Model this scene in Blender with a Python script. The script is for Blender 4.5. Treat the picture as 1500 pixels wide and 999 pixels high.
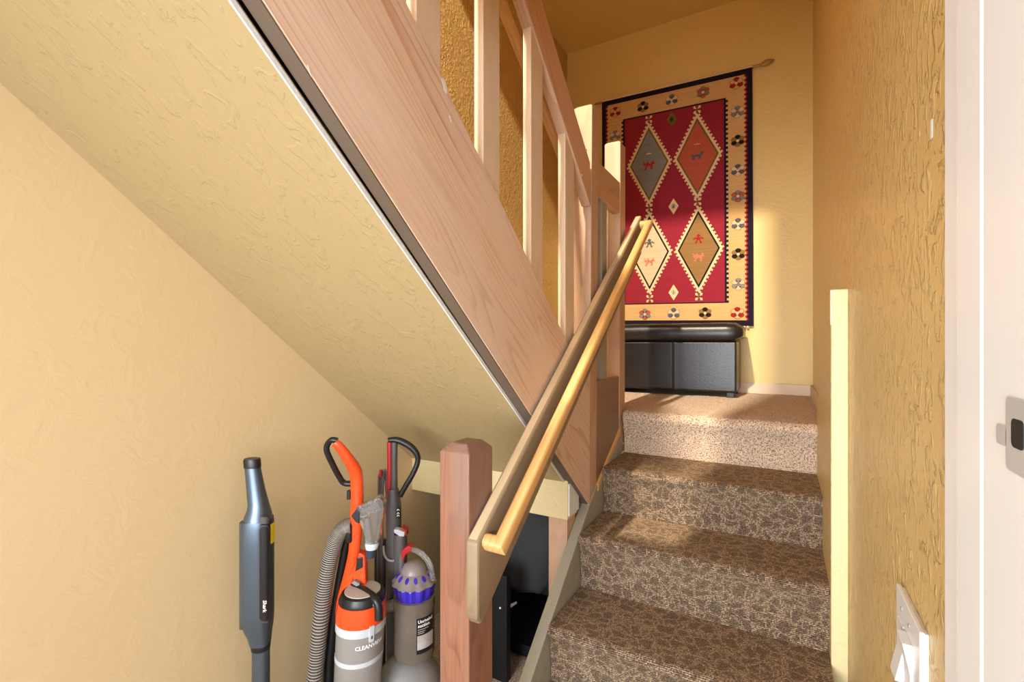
import bpy, bmesh, math, random
from mathutils import Vector, Matrix, noise

# ---------------------------------------------------------------- clear
for o in list(bpy.data.objects):
    bpy.data.objects.remove(o)
S = bpy.context.scene
C = S.collection
random.seed(7)

# ---------------------------------------------------------------- camera, world, lights, exposure
H0 = 1.41                                   # eye height above the lower floor; all z below are relative to the eye
FPX = 700.0                                 # focal length in pixels of the 1500 px wide frame
TH = math.atan(395 / FPX)                   # the view is turned left of the stair direction (+Y)
cs, sn = math.cos(TH), math.sin(TH)
RV, FV = Vector((cs, sn, 0)), Vector((-sn, cs, 0))

cam = bpy.data.cameras.new('camera')
cam.sensor_width = 36
cam.lens = FPX / 1500 * 36
cam.clip_start = 0.01
camo = bpy.data.objects.new('camera', cam)
C.objects.link(camo)
camo.location = (0, 0, H0)
camo.rotation_euler = (math.pi / 2, 0, TH)
S.camera = camo

W = bpy.data.worlds.new('world')
S.world = W
W.use_nodes = True
W.node_tree.nodes['Background'].inputs[0].default_value = (1.0, 0.98, 0.95, 1)
W.node_tree.nodes['Background'].inputs[1].default_value = 0.7


def area(name, loc, target, sx, sy, power, col):
    l = bpy.data.lights.new(name, 'AREA')
    l.shape = 'RECTANGLE'
    l.size, l.size_y, l.energy, l.color = sx, sy, power, col
    o = bpy.data.objects.new(name, l)
    C.objects.link(o)
    o.location = (loc[0], loc[1], loc[2] + H0)
    d = Vector(target) - Vector(loc)
    o.rotation_euler = d.to_track_quat('-Z', 'Y').to_euler()
    return o


# two unseen fill lights added behind the camera to brighten the scene
fill1_ = area('room_fill_light', (-0.55, -1.9, -0.15), (-0.1, 1.7, -0.5), 1.5, 1.3, 40, (0.90, 0.95, 1.0))
fill1_.data.spread = math.radians(95)
area('room_fill_light', (1.15, -2.4, -0.25), (-1.2, 1.3, -0.5), 2.2, 1.4, 62, (0.90, 0.95, 1.0))
# the lamp hanging high in the stairwell
pl = bpy.data.lights.new('stairwell_lamp_light', 'POINT')
pl.energy, pl.color, pl.shadow_soft_size = 2900, (1.0, 0.87, 0.68), 0.09
plo = bpy.data.objects.new('stairwell_lamp_light', pl)
C.objects.link(plo)
plo.location = (-0.92, -2.0, 4.67 + H0)

S.view_settings.view_transform = 'Standard'
S.view_settings.look = 'None'
S.view_settings.gamma = 1
S.view_settings.use_curve_mapping = False
S.view_settings.exposure = 0.08


# ---------------------------------------------------------------- helpers
def at(px, py, d):
    a, b = (px - 750) / FPX, (500 - py) / FPX
    return (FV + RV * a + Vector((0, 0, b))) * d


def onX(px, py, X):
    a, b = (px - 750) / FPX, (500 - py) / FPX
    r = FV + RV * a + Vector((0, 0, b))
    return r * (X / r.x)


def set_tags(o, label=None, cat=None, group=None, kind=None):
    if label: o['label'] = label
    if cat: o['category'] = cat
    if group: o['group'] = group
    if kind: o['kind'] = kind
    return o


def origin_of(o):
    p = Vector((0, 0, 0))
    while o:
        p += o.location
        o = o.parent
    return p


def thing(name, label, cat, loc, group=None, kind=None):
    o = bpy.data.objects.new(name, None)
    o.empty_display_size = 0.05
    C.objects.link(o)
    o.location = (loc[0], loc[1], loc[2] + H0)
    return set_tags(o, label, cat, group, kind)


def add(name, verts, faces, mat, parent=None, smooth=False, bevel=0.0, frame=None, gc=None, fm=None, fix=True, seg=2):
    """One mesh object. verts are world positions relative to the eye height."""
    vs = [Vector((v[0], v[1], v[2] + H0)) for v in verts]
    lo = Vector([min(v[i] for v in vs) for i in range(3)])
    hi = Vector([max(v[i] for v in vs) for i in range(3)])
    org = (lo + hi) / 2
    if parent is None:
        org.z = lo.z
    me = bpy.data.meshes.new(name)
    me.from_pydata([v - org for v in vs], [], [list(f) for f in faces])
    mats = mat if isinstance(mat, (list, tuple)) else [mat]
    for m in mats:
        me.materials.append(m)
    if fm:
        me.polygons.foreach_set('material_index', fm)
    if frame is not None or gc is not None:
        at_ = me.attributes.new('gc', 'FLOAT_VECTOR', 'POINT')
        if gc is None:
            fx, fy, fz = [Vector(a).normalized() for a in frame]
            rnd = Vector((random.uniform(-9, 9), random.uniform(-9, 9), random.uniform(-9, 9)))
            gc = [Vector((v.dot(fx), v.dot(fy), v.dot(fz))) + rnd for v in vs]
        flat = []
        for g in gc:
            flat += [g[0], g[1], g[2]]
        at_.data.foreach_set('vector', flat)
    if fix:
        bm = bmesh.new()
        bm.from_mesh(me)
        bmesh.ops.recalc_face_normals(bm, faces=bm.faces)
        bm.to_mesh(me)
        bm.free()
    if smooth:
        me.polygons.foreach_set('use_smooth', [True] * len(me.polygons))
    me.update()
    o = bpy.data.objects.new(name, me)
    C.objects.link(o)
    if parent is not None:
        o.parent = parent
        o.location = org - origin_of(parent)
    else:
        o.location = org
    if bevel > 0:
        b = o.modifiers.new('bevel', 'BEVEL')
        b.width, b.segments, b.limit_method, b.angle_limit = bevel, seg, 'ANGLE', math.radians(35)
        b.harden_normals = False
    if smooth:
        pass
    return o


def smooth_angle(o, deg=35):
    me = o.data
    me.polygons.foreach_set('use_smooth', [True] * len(me.polygons))
    bm = bmesh.new()
    bm.from_mesh(me)
    for e in bm.edges:
        e.smooth = not (len(e.link_faces) == 2 and e.calc_face_angle(0) > math.radians(deg))
    bm.to_mesh(me)
    bm.free()
    return o


def box_vf(x0, x1, y0, y1, z0, z1):
    v = [(x, y, z) for z in (z0, z1) for y in (y0, y1) for x in (x0, x1)]
    f = [(0, 2, 3, 1), (4, 5, 7, 6), (0, 1, 5, 4), (2, 6, 7, 3), (0, 4, 6, 2), (1, 3, 7, 5)]
    return v, f


def box(name, b, mat, parent=None, bevel=0.0, frame=None):
    v, f = box_vf(*b)
    return add(name, v, f, mat, parent, bevel=bevel, frame=frame)


def prism(name, poly, x0, x1, mat, parent=None, bevel=0.0, frame=None):
    """poly in (Y,Z), extruded along X."""
    n = len(poly)
    v = [(x0, p[0], p[1]) for p in poly] + [(x1, p[0], p[1]) for p in poly]
    f = [tuple(range(n)), tuple(range(2 * n - 1, n - 1, -1))]
    f += [(i, (i + 1) % n, n + (i + 1) % n, n + i) for i in range(n)]
    return add(name, v, f, mat, parent, bevel=bevel, frame=frame)


def grid_wall(name, origin, u, v, nu, nv, mat, thick, parent=None):
    """A thick wall slab: front face origin + s*u + t*v; thickness vector thick goes away from the room."""
    O, U, V, T = Vector(origin), Vector(u), Vector(v), Vector(thick)
    vs = [O, O + U, O + U + V, O + V, O + T, O + U + T, O + U + V + T, O + V + T]
    f = [(0, 1, 2, 3), (7, 6, 5, 4), (0, 4, 5, 1), (1, 5, 6, 2), (2, 6, 7, 3), (3, 7, 4, 0)]
    return add(name, vs, f, mat, parent)


def tube_vf(path, rad, n=16, ell=1.0, closed=False, up=(0, 0, 1)):
    """Sweep with mitred corners. rad: number or list."""
    P = [Vector(p) for p in path]
    m = len(P)
    rs = rad if isinstance(rad, (list, tuple)) else [rad] * m
    vs, fs = [], []
    tang = []
    for i in range(m):
        a = P[i] - P[i - 1] if (i > 0 or closed) else P[1] - P[0]
        b = P[(i + 1) % m] - P[i] if (i < m - 1 or closed) else P[-1] - P[-2]
        tang.append(((a.normalized() + b.normalized()).normalized(), a.normalized(), b.normalized()))
    t0 = tang[0][0]
    ref = Vector(up)
    if abs(ref.dot(t0)) > 0.95:
        ref = Vector((1, 0, 0))
    nrm = (ref - t0 * ref.dot(t0)).normalized()
    for i in range(m):
        t, a, b = tang[i]
        nrm = (nrm - t * nrm.dot(t)).normalized()
        bi = t.cross(nrm).normalized()
        cosh = max(0.5, math.sqrt(max(0.0, (1 + a.dot(b)) / 2)))
        bend = (b - a)
        k = 1 / cosh
        bd = bend.normalized() if bend.length > 1e-5 else None
        for j in range(n):
            an = 2 * math.pi * j / n
            off = nrm * math.cos(an) * rs[i] + bi * math.sin(an) * rs[i] * ell
            if bd is not None:
                off += bd * (off.dot(bd)) * (k - 1)
            vs.append(P[i] + off)
    mm = m if closed else m - 1
    for i in range(mm):
        for j in range(n):
            a0, a1 = i * n + j, i * n + (j + 1) % n
            b0, b1 = ((i + 1) % m) * n + j, ((i + 1) % m) * n + (j + 1) % n
            fs.append((a0, a1, b1, b0))
    if not closed:
        fs.append(tuple(range(n - 1, -1, -1)))
        fs.append(tuple(range((m - 1) * n, m * n)))
    return vs, fs


def tube(name, path, rad, mat, parent=None, n=16, ell=1.0, closed=False, up=(0, 0, 1), frame=None):
    v, f = tube_vf(path, rad, n, ell, closed, up)
    o = add(name, v, f, mat, parent, frame=frame)
    return smooth_angle(o, 40)


def curve_pts(pts, k=6):
    """Catmull-Rom through points."""
    P = [Vector(p) for p in pts]
    out = []
    for i in range(len(P) - 1):
        p0, p1, p2, p3 = P[max(0, i - 1)], P[i], P[i + 1], P[min(len(P) - 1, i + 2)]
        for j in range(k):
            t = j / k
            out.append(0.5 * ((2 * p1) + (p2 - p0) * t + (2 * p0 - 5 * p1 + 4 * p2 - p3) * t * t + (3 * p1 - p0 - 3 * p2 + p3) * t ** 3))
    out.append(P[-1])
    return out


def lathe(name, prof, cx, cy, mat, parent=None, n=32, wob=None, ang=40, lean=(0, 0), zref=0):
    """prof: list of (r,z) from top to bottom."""
    vs, fs = [], []
    for k, (r, z) in enumerate(prof):
        for j in range(n):
            a = 2 * math.pi * j / n
            rr = r * (1 + (wob(k, a) if wob else 0))
            vs.append((cx + lean[0] * (z - zref) + rr * math.cos(a), cy + lean[1] * (z - zref) + rr * math.sin(a), z))
    for i in range(len(prof) - 1):
        for j in range(n):
            fs.append((i * n + j, i * n + (j + 1) % n, (i + 1) * n + (j + 1) % n, (i + 1) * n + j))
    fs.append(tuple(range(n)))
    fs.append(tuple(range(len(prof) * n - 1, (len(prof) - 1) * n - 1, -1)))
    return smooth_angle(add(name, vs, fs, mat, parent), ang)


def loft(name, secs, mat, parent=None, n=24, pw=2.6, ang=40):
    """secs: (centre Vector, half width along view-right, half depth along view-forward)."""
    vs, fs = [], []
    for c, hw, hd in secs:
        for j in range(n):
            a = 2 * math.pi * j / n
            ca, sa = math.cos(a), math.sin(a)
            x = math.copysign(abs(ca) ** (2 / pw), ca) * hw
            y = math.copysign(abs(sa) ** (2 / pw), sa) * hd
            vs.append(c + RV * x + FV * y)
    m = len(secs)
    for i in range(m - 1):
        for j in range(n):
            fs.append((i * n + j, i * n + (j + 1) % n, (i + 1) * n + (j + 1) % n, (i + 1) * n + j))
    fs.append(tuple(range(n)))
    fs.append(tuple(range(m * n - 1, (m - 1) * n - 1, -1)))
    return smooth_angle(add(name, vs, fs, mat, parent), ang)


def slab(name, outline, d0, d1, mat, parent=None, bevel=0.002):
    """outline in photo pixels read at depth d0, given a real thickness along the view-forward direction."""
    pts = [at(px, py, d0) for px, py in outline]
    n = len(pts)
    vs = pts + [p + FV * (d1 - d0) for p in pts]
    f = [tuple(range(n)), tuple(range(2 * n - 1, n - 1, -1))] + [(i, (i + 1) % n, n + (i + 1) % n, n + i) for i in range(n)]
    return add(name, vs, f, mat, parent, bevel=bevel)


def text(name, s, size, fn, mat, parent, shear=0.0, bold=0.0):
    cu = bpy.data.curves.new('t', 'FONT')
    cu.body, cu.size, cu.shear, cu.offset = s, size, shear, bold
    cu.resolution_u = 2
    to = bpy.data.objects.new('t', cu)
    C.objects.link(to)
    dg = bpy.context.evaluated_depsgraph_get()
    me = bpy.data.meshes.new_from_object(to.evaluated_get(dg))
    vs = [fn(v.co.x, v.co.y) for v in me.vertices]
    fs = [tuple(p.vertices) for p in me.polygons]
    bpy.data.objects.remove(to)
    bpy.data.curves.remove(cu)
    bpy.data.meshes.remove(me)
    return add(name, vs, fs, mat, parent, fix=False)


# ---------------------------------------------------------------- materials
def newmat(name):
    m = bpy.data.materials.new(name)
    m.use_nodes = True
    nt = m.node_tree
    return m, nt, nt.nodes['Principled BSDF'], nt.links


def plain(name, col, rough=0.5, metal=0.0, spec=0.5, coat=0.0, bump=0.0, bscale=300.0, trans=0.0, alpha=1.0, var=0.06, ior=1.45):
    m, nt, p, L = newmat(name)
    N = nt.nodes
    tc = N.new('ShaderNodeTexCoord')
    nz = N.new('ShaderNodeTexNoise')
    nz.inputs['Scale'].default_value = 14
    nz.inputs['Detail'].default_value = 4
    L.new(tc.outputs['Object'], nz.inputs['Vector'])
    mx = N.new('ShaderNodeMix')
    mx.data_type = 'RGBA'
    mx.inputs[6].default_value = (*[c * (1 - var) for c in col], 1)
    mx.inputs[7].default_value = (*[min(1, c * (1 + var)) for c in col], 1)
    L.new(nz.outputs['Fac'], mx.inputs[0])
    L.new(mx.outputs[2], p.inputs['Base Color'])
    p.inputs['Roughness'].default_value = rough
    p.inputs['Metallic'].default_value = metal
    p.inputs['Specular IOR Level'].default_value = spec
    p.inputs['Coat Weight'].default_value = coat
    p.inputs['Transmission Weight'].default_value = trans
    p.inputs['IOR'].default_value = ior
    p.inputs['Alpha'].default_value = alpha
    if bump > 0:
        n2 = N.new('ShaderNodeTexNoise')
        n2.inputs['Scale'].default_value = bscale
        L.new(tc.outputs['Object'], n2.inputs['Vector'])
        b = N.new('ShaderNodeBump')
        b.inputs['Strength'].default_value = bump
        b.inputs['Distance'].default_value = 0.002
        L.new(n2.outputs['Fac'], b.inputs['Height'])
        L.new(b.outputs['Normal'], p.inputs['Normal'])
    return m


def plaster(name, col, col2, strength=0.5, dist=0.004, scale=16.0, rough=0.5, stretch=(1, 1, 1), lo=0.47, hi=0.62):
    m, nt, p, L = newmat(name)
    N = nt.nodes
    tc = N.new('ShaderNodeTexCoord')
    mp = N.new('ShaderNodeMapping')
    mp.inputs['Scale'].default_value = stretch
    L.new(tc.outputs['Object'], mp.inputs['Vector'])
    n1 = N.new('ShaderNodeTexNoise')
    n1.inputs['Scale'].default_value = scale
    n1.inputs['Detail'].default_value = 5
    n1.inputs['Roughness'].default_value = 0.55
    n1.inputs['Distortion'].default_value = 1.2
    L.new(mp.outputs['Vector'], n1.inputs['Vector'])
    rp = N.new('ShaderNodeMapRange')
    rp.inputs[1].default_value, rp.inputs[2].default_value = lo, hi
    rp.interpolation_type = 'SMOOTHSTEP'
    L.new(n1.outputs['Fac'], rp.inputs[0])
    n3 = N.new('ShaderNodeTexNoise')
    n3.inputs['Scale'].default_value = scale * 6
    n3.inputs['Detail'].default_value = 3
    L.new(mp.outputs['Vector'], n3.inputs['Vector'])
    ad = N.new('ShaderNodeMath')
    ad.operation = 'MULTIPLY_ADD'
    ad.inputs[1].default_value = 0.25
    L.new(n3.outputs['Fac'], ad.inputs[0])
    L.new(rp.outputs[0], ad.inputs[2])
    b = N.new('ShaderNodeBump')
    b.inputs['Strength'].default_value = strength
    b.inputs['Distance'].default_value = dist
    L.new(ad.outputs[0], b.inputs['Height'])
    L.new(b.outputs['Normal'], p.inputs['Normal'])
    n2 = N.new('ShaderNodeTexNoise')
    n2.inputs['Scale'].default_value = 2.2
    n2.inputs['Detail'].default_value = 3
    L.new(tc.outputs['Object'], n2.inputs['Vector'])
    mx = N.new('ShaderNodeMix')
    mx.data_type = 'RGBA'
    mx.inputs[6].default_value = (*col, 1)
    mx.inputs[7].default_value = (*col2, 1)
    L.new(n2.outputs['Fac'], mx.inputs[0])
    L.new(mx.outputs[2], p.inputs['Base Color'])
    p.inputs['Roughness'].default_value = rough
    return m


def wood(name, light, dark, wash, wash_amt=0.5, rough=0.55, ring=9.0, grain_amt=0.65, bump=0.25, knots=0.5, fiber=0.55):
    """Grain runs along gc.x; gc is the board's own frame."""
    m, nt, p, L = newmat(name)
    N = nt.nodes
    a = N.new('ShaderNodeAttribute')
    a.attribute_name = 'gc'

    def mapped(sc):
        mp = N.new('ShaderNodeMapping')
        mp.inputs['Scale'].default_value = sc
        L.new(a.outputs['Vector'], mp.inputs['Vector'])
        return mp.outputs['Vector']
    # broad cathedral figure: contour lines of a stretched noise field
    n1 = N.new('ShaderNodeTexNoise')
    n1.inputs['Scale'].default_value = 1.0
    n1.inputs['Detail'].default_value = 1.5
    L.new(mapped((0.55, 5.0, 5.0)), n1.inputs['Vector'])
    mu = N.new('ShaderNodeMath'); mu.operation = 'MULTIPLY'; mu.inputs[1].default_value = ring
    L.new(n1.outputs['Fac'], mu.inputs[0])
    fr = N.new('ShaderNodeMath'); fr.operation = 'FRACT'
    L.new(mu.outputs[0], fr.inputs[0])
    rp = N.new('ShaderNodeValToRGB')
    e = rp.color_ramp.elements
    e[0].position, e[0].color = 0.0, (0.1, 0.1, 0.1, 1)
    e[1].position, e[1].color = 0.62, (0.25, 0.25, 0.25, 1)
    q = rp.color_ramp.elements.new(0.90); q.color = (1, 1, 1, 1)
    q = rp.color_ramp.elements.new(0.98); q.color = (0.1, 0.1, 0.1, 1)
    L.new(fr.outputs[0], rp.inputs[0])
    # fine fibres
    n2 = N.new('ShaderNodeTexNoise')
    n2.inputs['Scale'].default_value = 1.0
    n2.inputs['Detail'].default_value = 5
    n2.inputs['Roughness'].default_value = 0.7
    L.new(mapped((5.0, 160.0, 160.0)), n2.inputs['Vector'])
    # where the figure shows through
    n4 = N.new('ShaderNodeTexNoise')
    n4.inputs['Scale'].default_value = 1.0
    n4.inputs['Detail'].default_value = 3
    L.new(mapped((2.0, 7.0, 7.0)), n4.inputs['Vector'])
    mr = N.new('ShaderNodeMapRange')
    mr.inputs[1].default_value, mr.inputs[2].default_value = 0.38, 0.66
    L.new(n4.outputs['Fac'], mr.inputs[0])
    m1 = N.new('ShaderNodeMath'); m1.operation = 'MULTIPLY'
    L.new(rp.outputs[0], m1.inputs[0]); L.new(mr.outputs[0], m1.inputs[1])
    m2 = N.new('ShaderNodeMath'); m2.operation = 'MULTIPLY_ADD'; m2.inputs[1].default_value = fiber; m2.inputs[2].default_value = -0.5 * fiber + 0.125
    L.new(n2.outputs['Fac'], m2.inputs[0])
    sm = N.new('ShaderNodeMath'); sm.operation = 'MULTIPLY_ADD'; sm.inputs[1].default_value = grain_amt; sm.use_clamp = True
    L.new(m1.outputs[0], sm.inputs[0]); L.new(m2.outputs[0], sm.inputs[2])
    mx = N.new('ShaderNodeMix'); mx.data_type = 'RGBA'
    mx.inputs[6].default_value = (*light, 1); mx.inputs[7].default_value = (*dark, 1)
    L.new(sm.outputs[0], mx.inputs[0])
    # worn whitewash / grey wash in patches
    n5 = N.new('ShaderNodeTexNoise')
    n5.inputs['Scale'].default_value = 1.0
    n5.inputs['Detail'].default_value = 5
    L.new(mapped((2.2, 9.0, 9.0)), n5.inputs['Vector'])
    m5 = N.new('ShaderNodeMapRange')
    m5.inputs[1].default_value, m5.inputs[2].default_value, m5.inputs[4].default_value = 0.35, 0.72, wash_amt
    L.new(n5.outputs['Fac'], m5.inputs[0])
    mw = N.new('ShaderNodeMix'); mw.data_type = 'RGBA'
    mw.inputs[7].default_value = (*wash, 1)
    L.new(m5.outputs[0], mw.inputs[0]); L.new(mx.outputs[2], mw.inputs[6])
    # knots
    vo = N.new('ShaderNodeTexVoronoi')
    vo.inputs['Scale'].default_value = 1.0
    vo.inputs['Randomness'].default_value = 1.0
    L.new(mapped((2.4, 5.5, 5.5)), vo.inputs['Vector'])
    mk = N.new('ShaderNodeMapRange')
    mk.inputs[1].default_value, mk.inputs[2].default_value, mk.inputs[3].default_value, mk.inputs[4].default_value = 0.03, 0.12, knots, 0.0
    L.new(vo.outputs['Distance'], mk.inputs[0])
    mk2 = N.new('ShaderNodeMix'); mk2.data_type = 'RGBA'
    mk2.inputs[7].default_value = (dark[0] * 0.45, dark[1] * 0.45, dark[2] * 0.5, 1)
    L.new(mk.outputs[0], mk2.inputs[0]); L.new(mw.outputs[2], mk2.inputs[6])
    L.new(mk2.outputs[2], p.inputs['Base Color'])
    b = N.new('ShaderNodeBump'); b.inputs['Strength'].default_value = bump; b.inputs['Distance'].default_value = 0.0015
    L.new(n2.outputs['Fac'], b.inputs['Height']); L.new(b.outputs['Normal'], p.inputs['Normal'])
    p.inputs['Roughness'].default_value = rough
    return m


def stair_carpet(name):
    m, nt, p, L = newmat(name)
    N = nt.nodes
    a = N.new('ShaderNodeAttribute'); a.attribute_name = 'gc'
    nz = N.new('ShaderNodeTexNoise'); nz.inputs['Scale'].default_value = 22; nz.inputs['Detail'].default_value = 2
    L.new(a.outputs['Vector'], nz.inputs['Vector'])
    mxv = N.new('ShaderNodeMix'); mxv.data_type = 'VECTOR'; mxv.inputs[0].default_value = 0.07
    L.new(a.outputs['Vector'], mxv.inputs[4]); L.new(nz.outputs['Color'], mxv.inputs[5])
    vo = N.new('ShaderNodeTexVoronoi'); vo.feature = 'DISTANCE_TO_EDGE'; vo.inputs['Scale'].default_value = 25
    vo.voronoi_dimensions = '2D'
    L.new(mxv.outputs[1], vo.inputs['Vector'])
    v2 = N.new('ShaderNodeTexVoronoi'); v2.feature = 'DISTANCE_TO_EDGE'; v2.inputs['Scale'].default_value = 11; v2.voronoi_dimensions = '2D'
    L.new(mxv.outputs[1], v2.inputs['Vector'])

    def rng(sock, lo, hi, a0=1.0, a1=0.0):
        r = N.new('ShaderNodeMapRange')
        r.inputs[1].default_value, r.inputs[2].default_value, r.inputs[3].default_value, r.inputs[4].default_value = lo, hi, a0, a1
        L.new(sock, r.inputs[0])
        return r.outputs[0]
    e1, e2 = rng(vo.outputs['Distance'], 0.0, 0.20), rng(v2.outputs['Distance'], 0.0, 0.10)
    mxx = N.new('ShaderNodeMath'); mxx.operation = 'MAXIMUM'
    L.new(e1, mxx.inputs[0]); L.new(e2, mxx.inputs[1])
    # loop rows across the stair and loops along each row
    sp = N.new('ShaderNodeSeparateXYZ'); L.new(a.outputs['Vector'], sp.inputs[0])

    def sine(sock, k):
        q = N.new('ShaderNodeMath'); q.operation = 'MULTIPLY'; q.inputs[1].default_value = k
        L.new(sock, q.inputs[0])
        s = N.new('ShaderNodeMath'); s.operation = 'SINE'; L.new(q.outputs[0], s.inputs[0])
        return s.outputs[0]
    row = rng(sine(sp.outputs['Y'], 2 * math.pi / 0.0062), -0.9, 0.2, 0.0, 1.0)
    fine = N.new('ShaderNodeTexNoise'); fine.inputs['Scale'].default_value = 190; fine.inputs['Detail'].default_value = 2
    L.new(a.outputs['Vector'], fine.inputs['Vector'])
    fr = rng(fine.outputs['Fac'], 0.36, 0.60, 0.0, 1.0)
    k1 = N.new('ShaderNodeMath'); k1.operation = 'MULTIPLY_ADD'; k1.inputs[1].default_value = 0.34; k1.inputs[2].default_value = 0.17
    L.new(fr, k1.inputs[0])
    k2 = N.new('ShaderNodeMath'); k2.operation = 'MULTIPLY'
    L.new(mxx.outputs[0], k2.inputs[0]); L.new(k1.outputs[0], k2.inputs[1])
    f1 = N.new('ShaderNodeMath'); f1.operation = 'MULTIPLY_ADD'; f1.inputs[1].default_value = 0.46; f1.use_clamp = True
    L.new(fr, f1.inputs[0]); L.new(k2.outputs[0], f1.inputs[2])
    rp = N.new('ShaderNodeValToRGB')
    e = rp.color_ramp.elements
    e[0].position, e[0].color = 0.0, (0.055, 0.043, 0.038, 1)
    e[1].position, e[1].color = 1.0, (0.66, 0.47, 0.31, 1)
    q = e.new(0.45); q.color = (0.25, 0.17, 0.112, 1)
    L.new(f1.outputs[0], rp.inputs[0])
    mr = N.new('ShaderNodeMix'); mr.data_type = 'RGBA'; mr.blend_type = 'MULTIPLY'
    mr.inputs[0].default_value = 0.75
    L.new(rp.outputs[0], mr.inputs[6])
    cr = N.new('ShaderNodeCombineColor')
    r2 = N.new('ShaderNodeMath'); r2.operation = 'MULTIPLY_ADD'; r2.inputs[1].default_value = 0.8; r2.inputs[2].default_value = 0.2
    L.new(row, r2.inputs[0])
    for i in range(3):
        L.new(r2.outputs[0], cr.inputs[i])
    L.new(cr.outputs[0], mr.inputs[7])
    L.new(mr.outputs[2], p.inputs['Base Color'])
    p.inputs['Roughness'].default_value = 0.95
    p.inputs['Specular IOR Level'].default_value = 0.1
    p.inputs['Sheen Weight'].default_value = 0.25
    p.inputs['Sheen Tint'].default_value = (0.9, 0.62, 0.35, 1)
    ad = N.new('ShaderNodeMath'); ad.operation = 'ADD'
    L.new(row, ad.inputs[0]); L.new(fine.outputs['Fac'], ad.inputs[1])
    b = N.new('ShaderNodeBump'); b.inputs['Strength'].default_value = 0.7; b.inputs['Distance'].default_value = 0.004
    L.new(ad.outputs[0], b.inputs['Height']); L.new(b.outputs['Normal'], p.inputs['Normal'])
    return m


def plush(name):
    m, nt, p, L = newmat(name)
    N = nt.nodes
    tc = N.new('ShaderNodeTexCoord')
    n1 = N.new('ShaderNodeTexNoise'); n1.inputs['Scale'].default_value = 170; n1.inputs['Detail'].default_value = 3
    n2 = N.new('ShaderNodeTexNoise'); n2.inputs['Scale'].default_value = 9; n2.inputs['Detail'].default_value = 3
    for q in (n1, n2):
        L.new(tc.outputs['Object'], q.inputs['Vector'])
    rp = N.new('ShaderNodeValToRGB')
    e = rp.color_ramp.elements
    e[0].position, e[0].color = 0.36, (0.23, 0.145, 0.095, 1)
    e[1].position, e[1].color = 0.62, (0.80, 0.63, 0.47, 1)
    q = e.new(0.47); q.color = (0.58, 0.42, 0.30, 1)
    L.new(n1.outputs['Fac'], rp.inputs[0])
    mx = N.new('ShaderNodeMix'); mx.data_type = 'RGBA'; mx.blend_type = 'MULTIPLY'
    mr = N.new('ShaderNodeMapRange'); mr.inputs[1].default_value = 0.3; mr.inputs[2].default_value = 0.7; mr.inputs[4].default_value = 0.35
    L.new(n2.outputs['Fac'], mr.inputs[0]); L.new(mr.outputs[0], mx.inputs[0])
    mx.inputs[7].default_value = (0.72, 0.66, 0.62, 1)
    L.new(rp.outputs[0], mx.inputs[6]); L.new(mx.outputs[2], p.inputs['Base Color'])
    p.inputs['Roughness'].default_value = 0.95
    p.inputs['Specular IOR Level'].default_value = 0.1
    p.inputs['Sheen Weight'].default_value = 0.2
    b = N.new('ShaderNodeBump'); b.inputs['Strength'].default_value = 0.8; b.inputs['Distance'].default_value = 0.008
    L.new(n1.outputs['Fac'], b.inputs['Height']); L.new(b.outputs['Normal'], p.inputs['Normal'])
    return m


def weave(name, col, var=0.22):
    """Flat woven wool: weft bands across, plus thread relief."""
    m, nt, p, L = newmat(name)
    N = nt.nodes
    tc = N.new('ShaderNodeTexCoord')
    geo = N.new('ShaderNodeNewGeometry')
    mp = N.new('ShaderNodeMapping'); mp.inputs['Scale'].default_value = (3, 3, 110)
    L.new(geo.outputs['Position'], mp.inputs['Vector'])
    n1 = N.new('ShaderNodeTexNoise'); n1.inputs['Scale'].default_value = 1; n1.inputs['Detail'].default_value = 3
    L.new(mp.outputs['Vector'], n1.inputs['Vector'])
    mx = N.new('ShaderNodeMix'); mx.data_type = 'RGBA'
    mx.inputs[6].default_value = (*[c * (1 - var) for c in col], 1)
    mx.inputs[7].default_value = (*[min(1, c * (1 + var)) for c in col], 1)
    L.new(n1.outputs['Fac'], mx.inputs[0]); L.new(mx.outputs[2], p.inputs['Base Color'])
    b = N.new('ShaderNodeBump'); b.inputs['Strength'].default_value = 0.4; b.inputs['Distance'].default_value = 0.002
    L.new(n1.outputs['Fac'], b.inputs['Height']); L.new(b.outputs['Normal'], p.inputs['Normal'])
    p.inputs['Roughness'].default_value = 0.95
    p.inputs['Specular IOR Level'].default_value = 0.1
    return m


M = {}
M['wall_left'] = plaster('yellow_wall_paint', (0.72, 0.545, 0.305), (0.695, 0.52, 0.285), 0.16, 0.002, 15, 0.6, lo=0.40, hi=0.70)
M['wall'] = plaster('ochre_wall_paint', (0.78, 0.56, 0.225), (0.74, 0.52, 0.20), 1.0, 0.005, 30, 0.34, stretch=(1, 1, 0.7), lo=0.50, hi=0.64)
M['wall_far'] = plaster('far_wall_paint', (0.78, 0.575, 0.225), (0.75, 0.54, 0.20), 0.3, 0.003, 26, 0.45, lo=0.40, hi=0.66)
M['wall_up'] = plaster('upper_wall_paint', (0.74, 0.50, 0.18), (0.70, 0.465, 0.16), 0.9, 0.005, 34, 0.42, lo=0.44, hi=0.62)
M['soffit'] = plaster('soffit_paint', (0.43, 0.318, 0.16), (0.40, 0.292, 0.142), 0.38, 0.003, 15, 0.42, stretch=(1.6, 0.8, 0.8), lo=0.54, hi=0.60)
M['cream'] = plaster('pale_yellow_paint', (0.86, 0.74, 0.42), (0.83, 0.70, 0.38), 0.3, 0.003, 18, 0.5)
M['header'] = plaster('header_paint', (0.72, 0.59, 0.32), (0.69, 0.56, 0.30), 0.3, 0.003, 18, 0.5)
M['white'] = plain('white_gloss_paint', (0.95, 0.95, 0.95), 0.35, var=0.02, bump=0.08, bscale=60)
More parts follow.
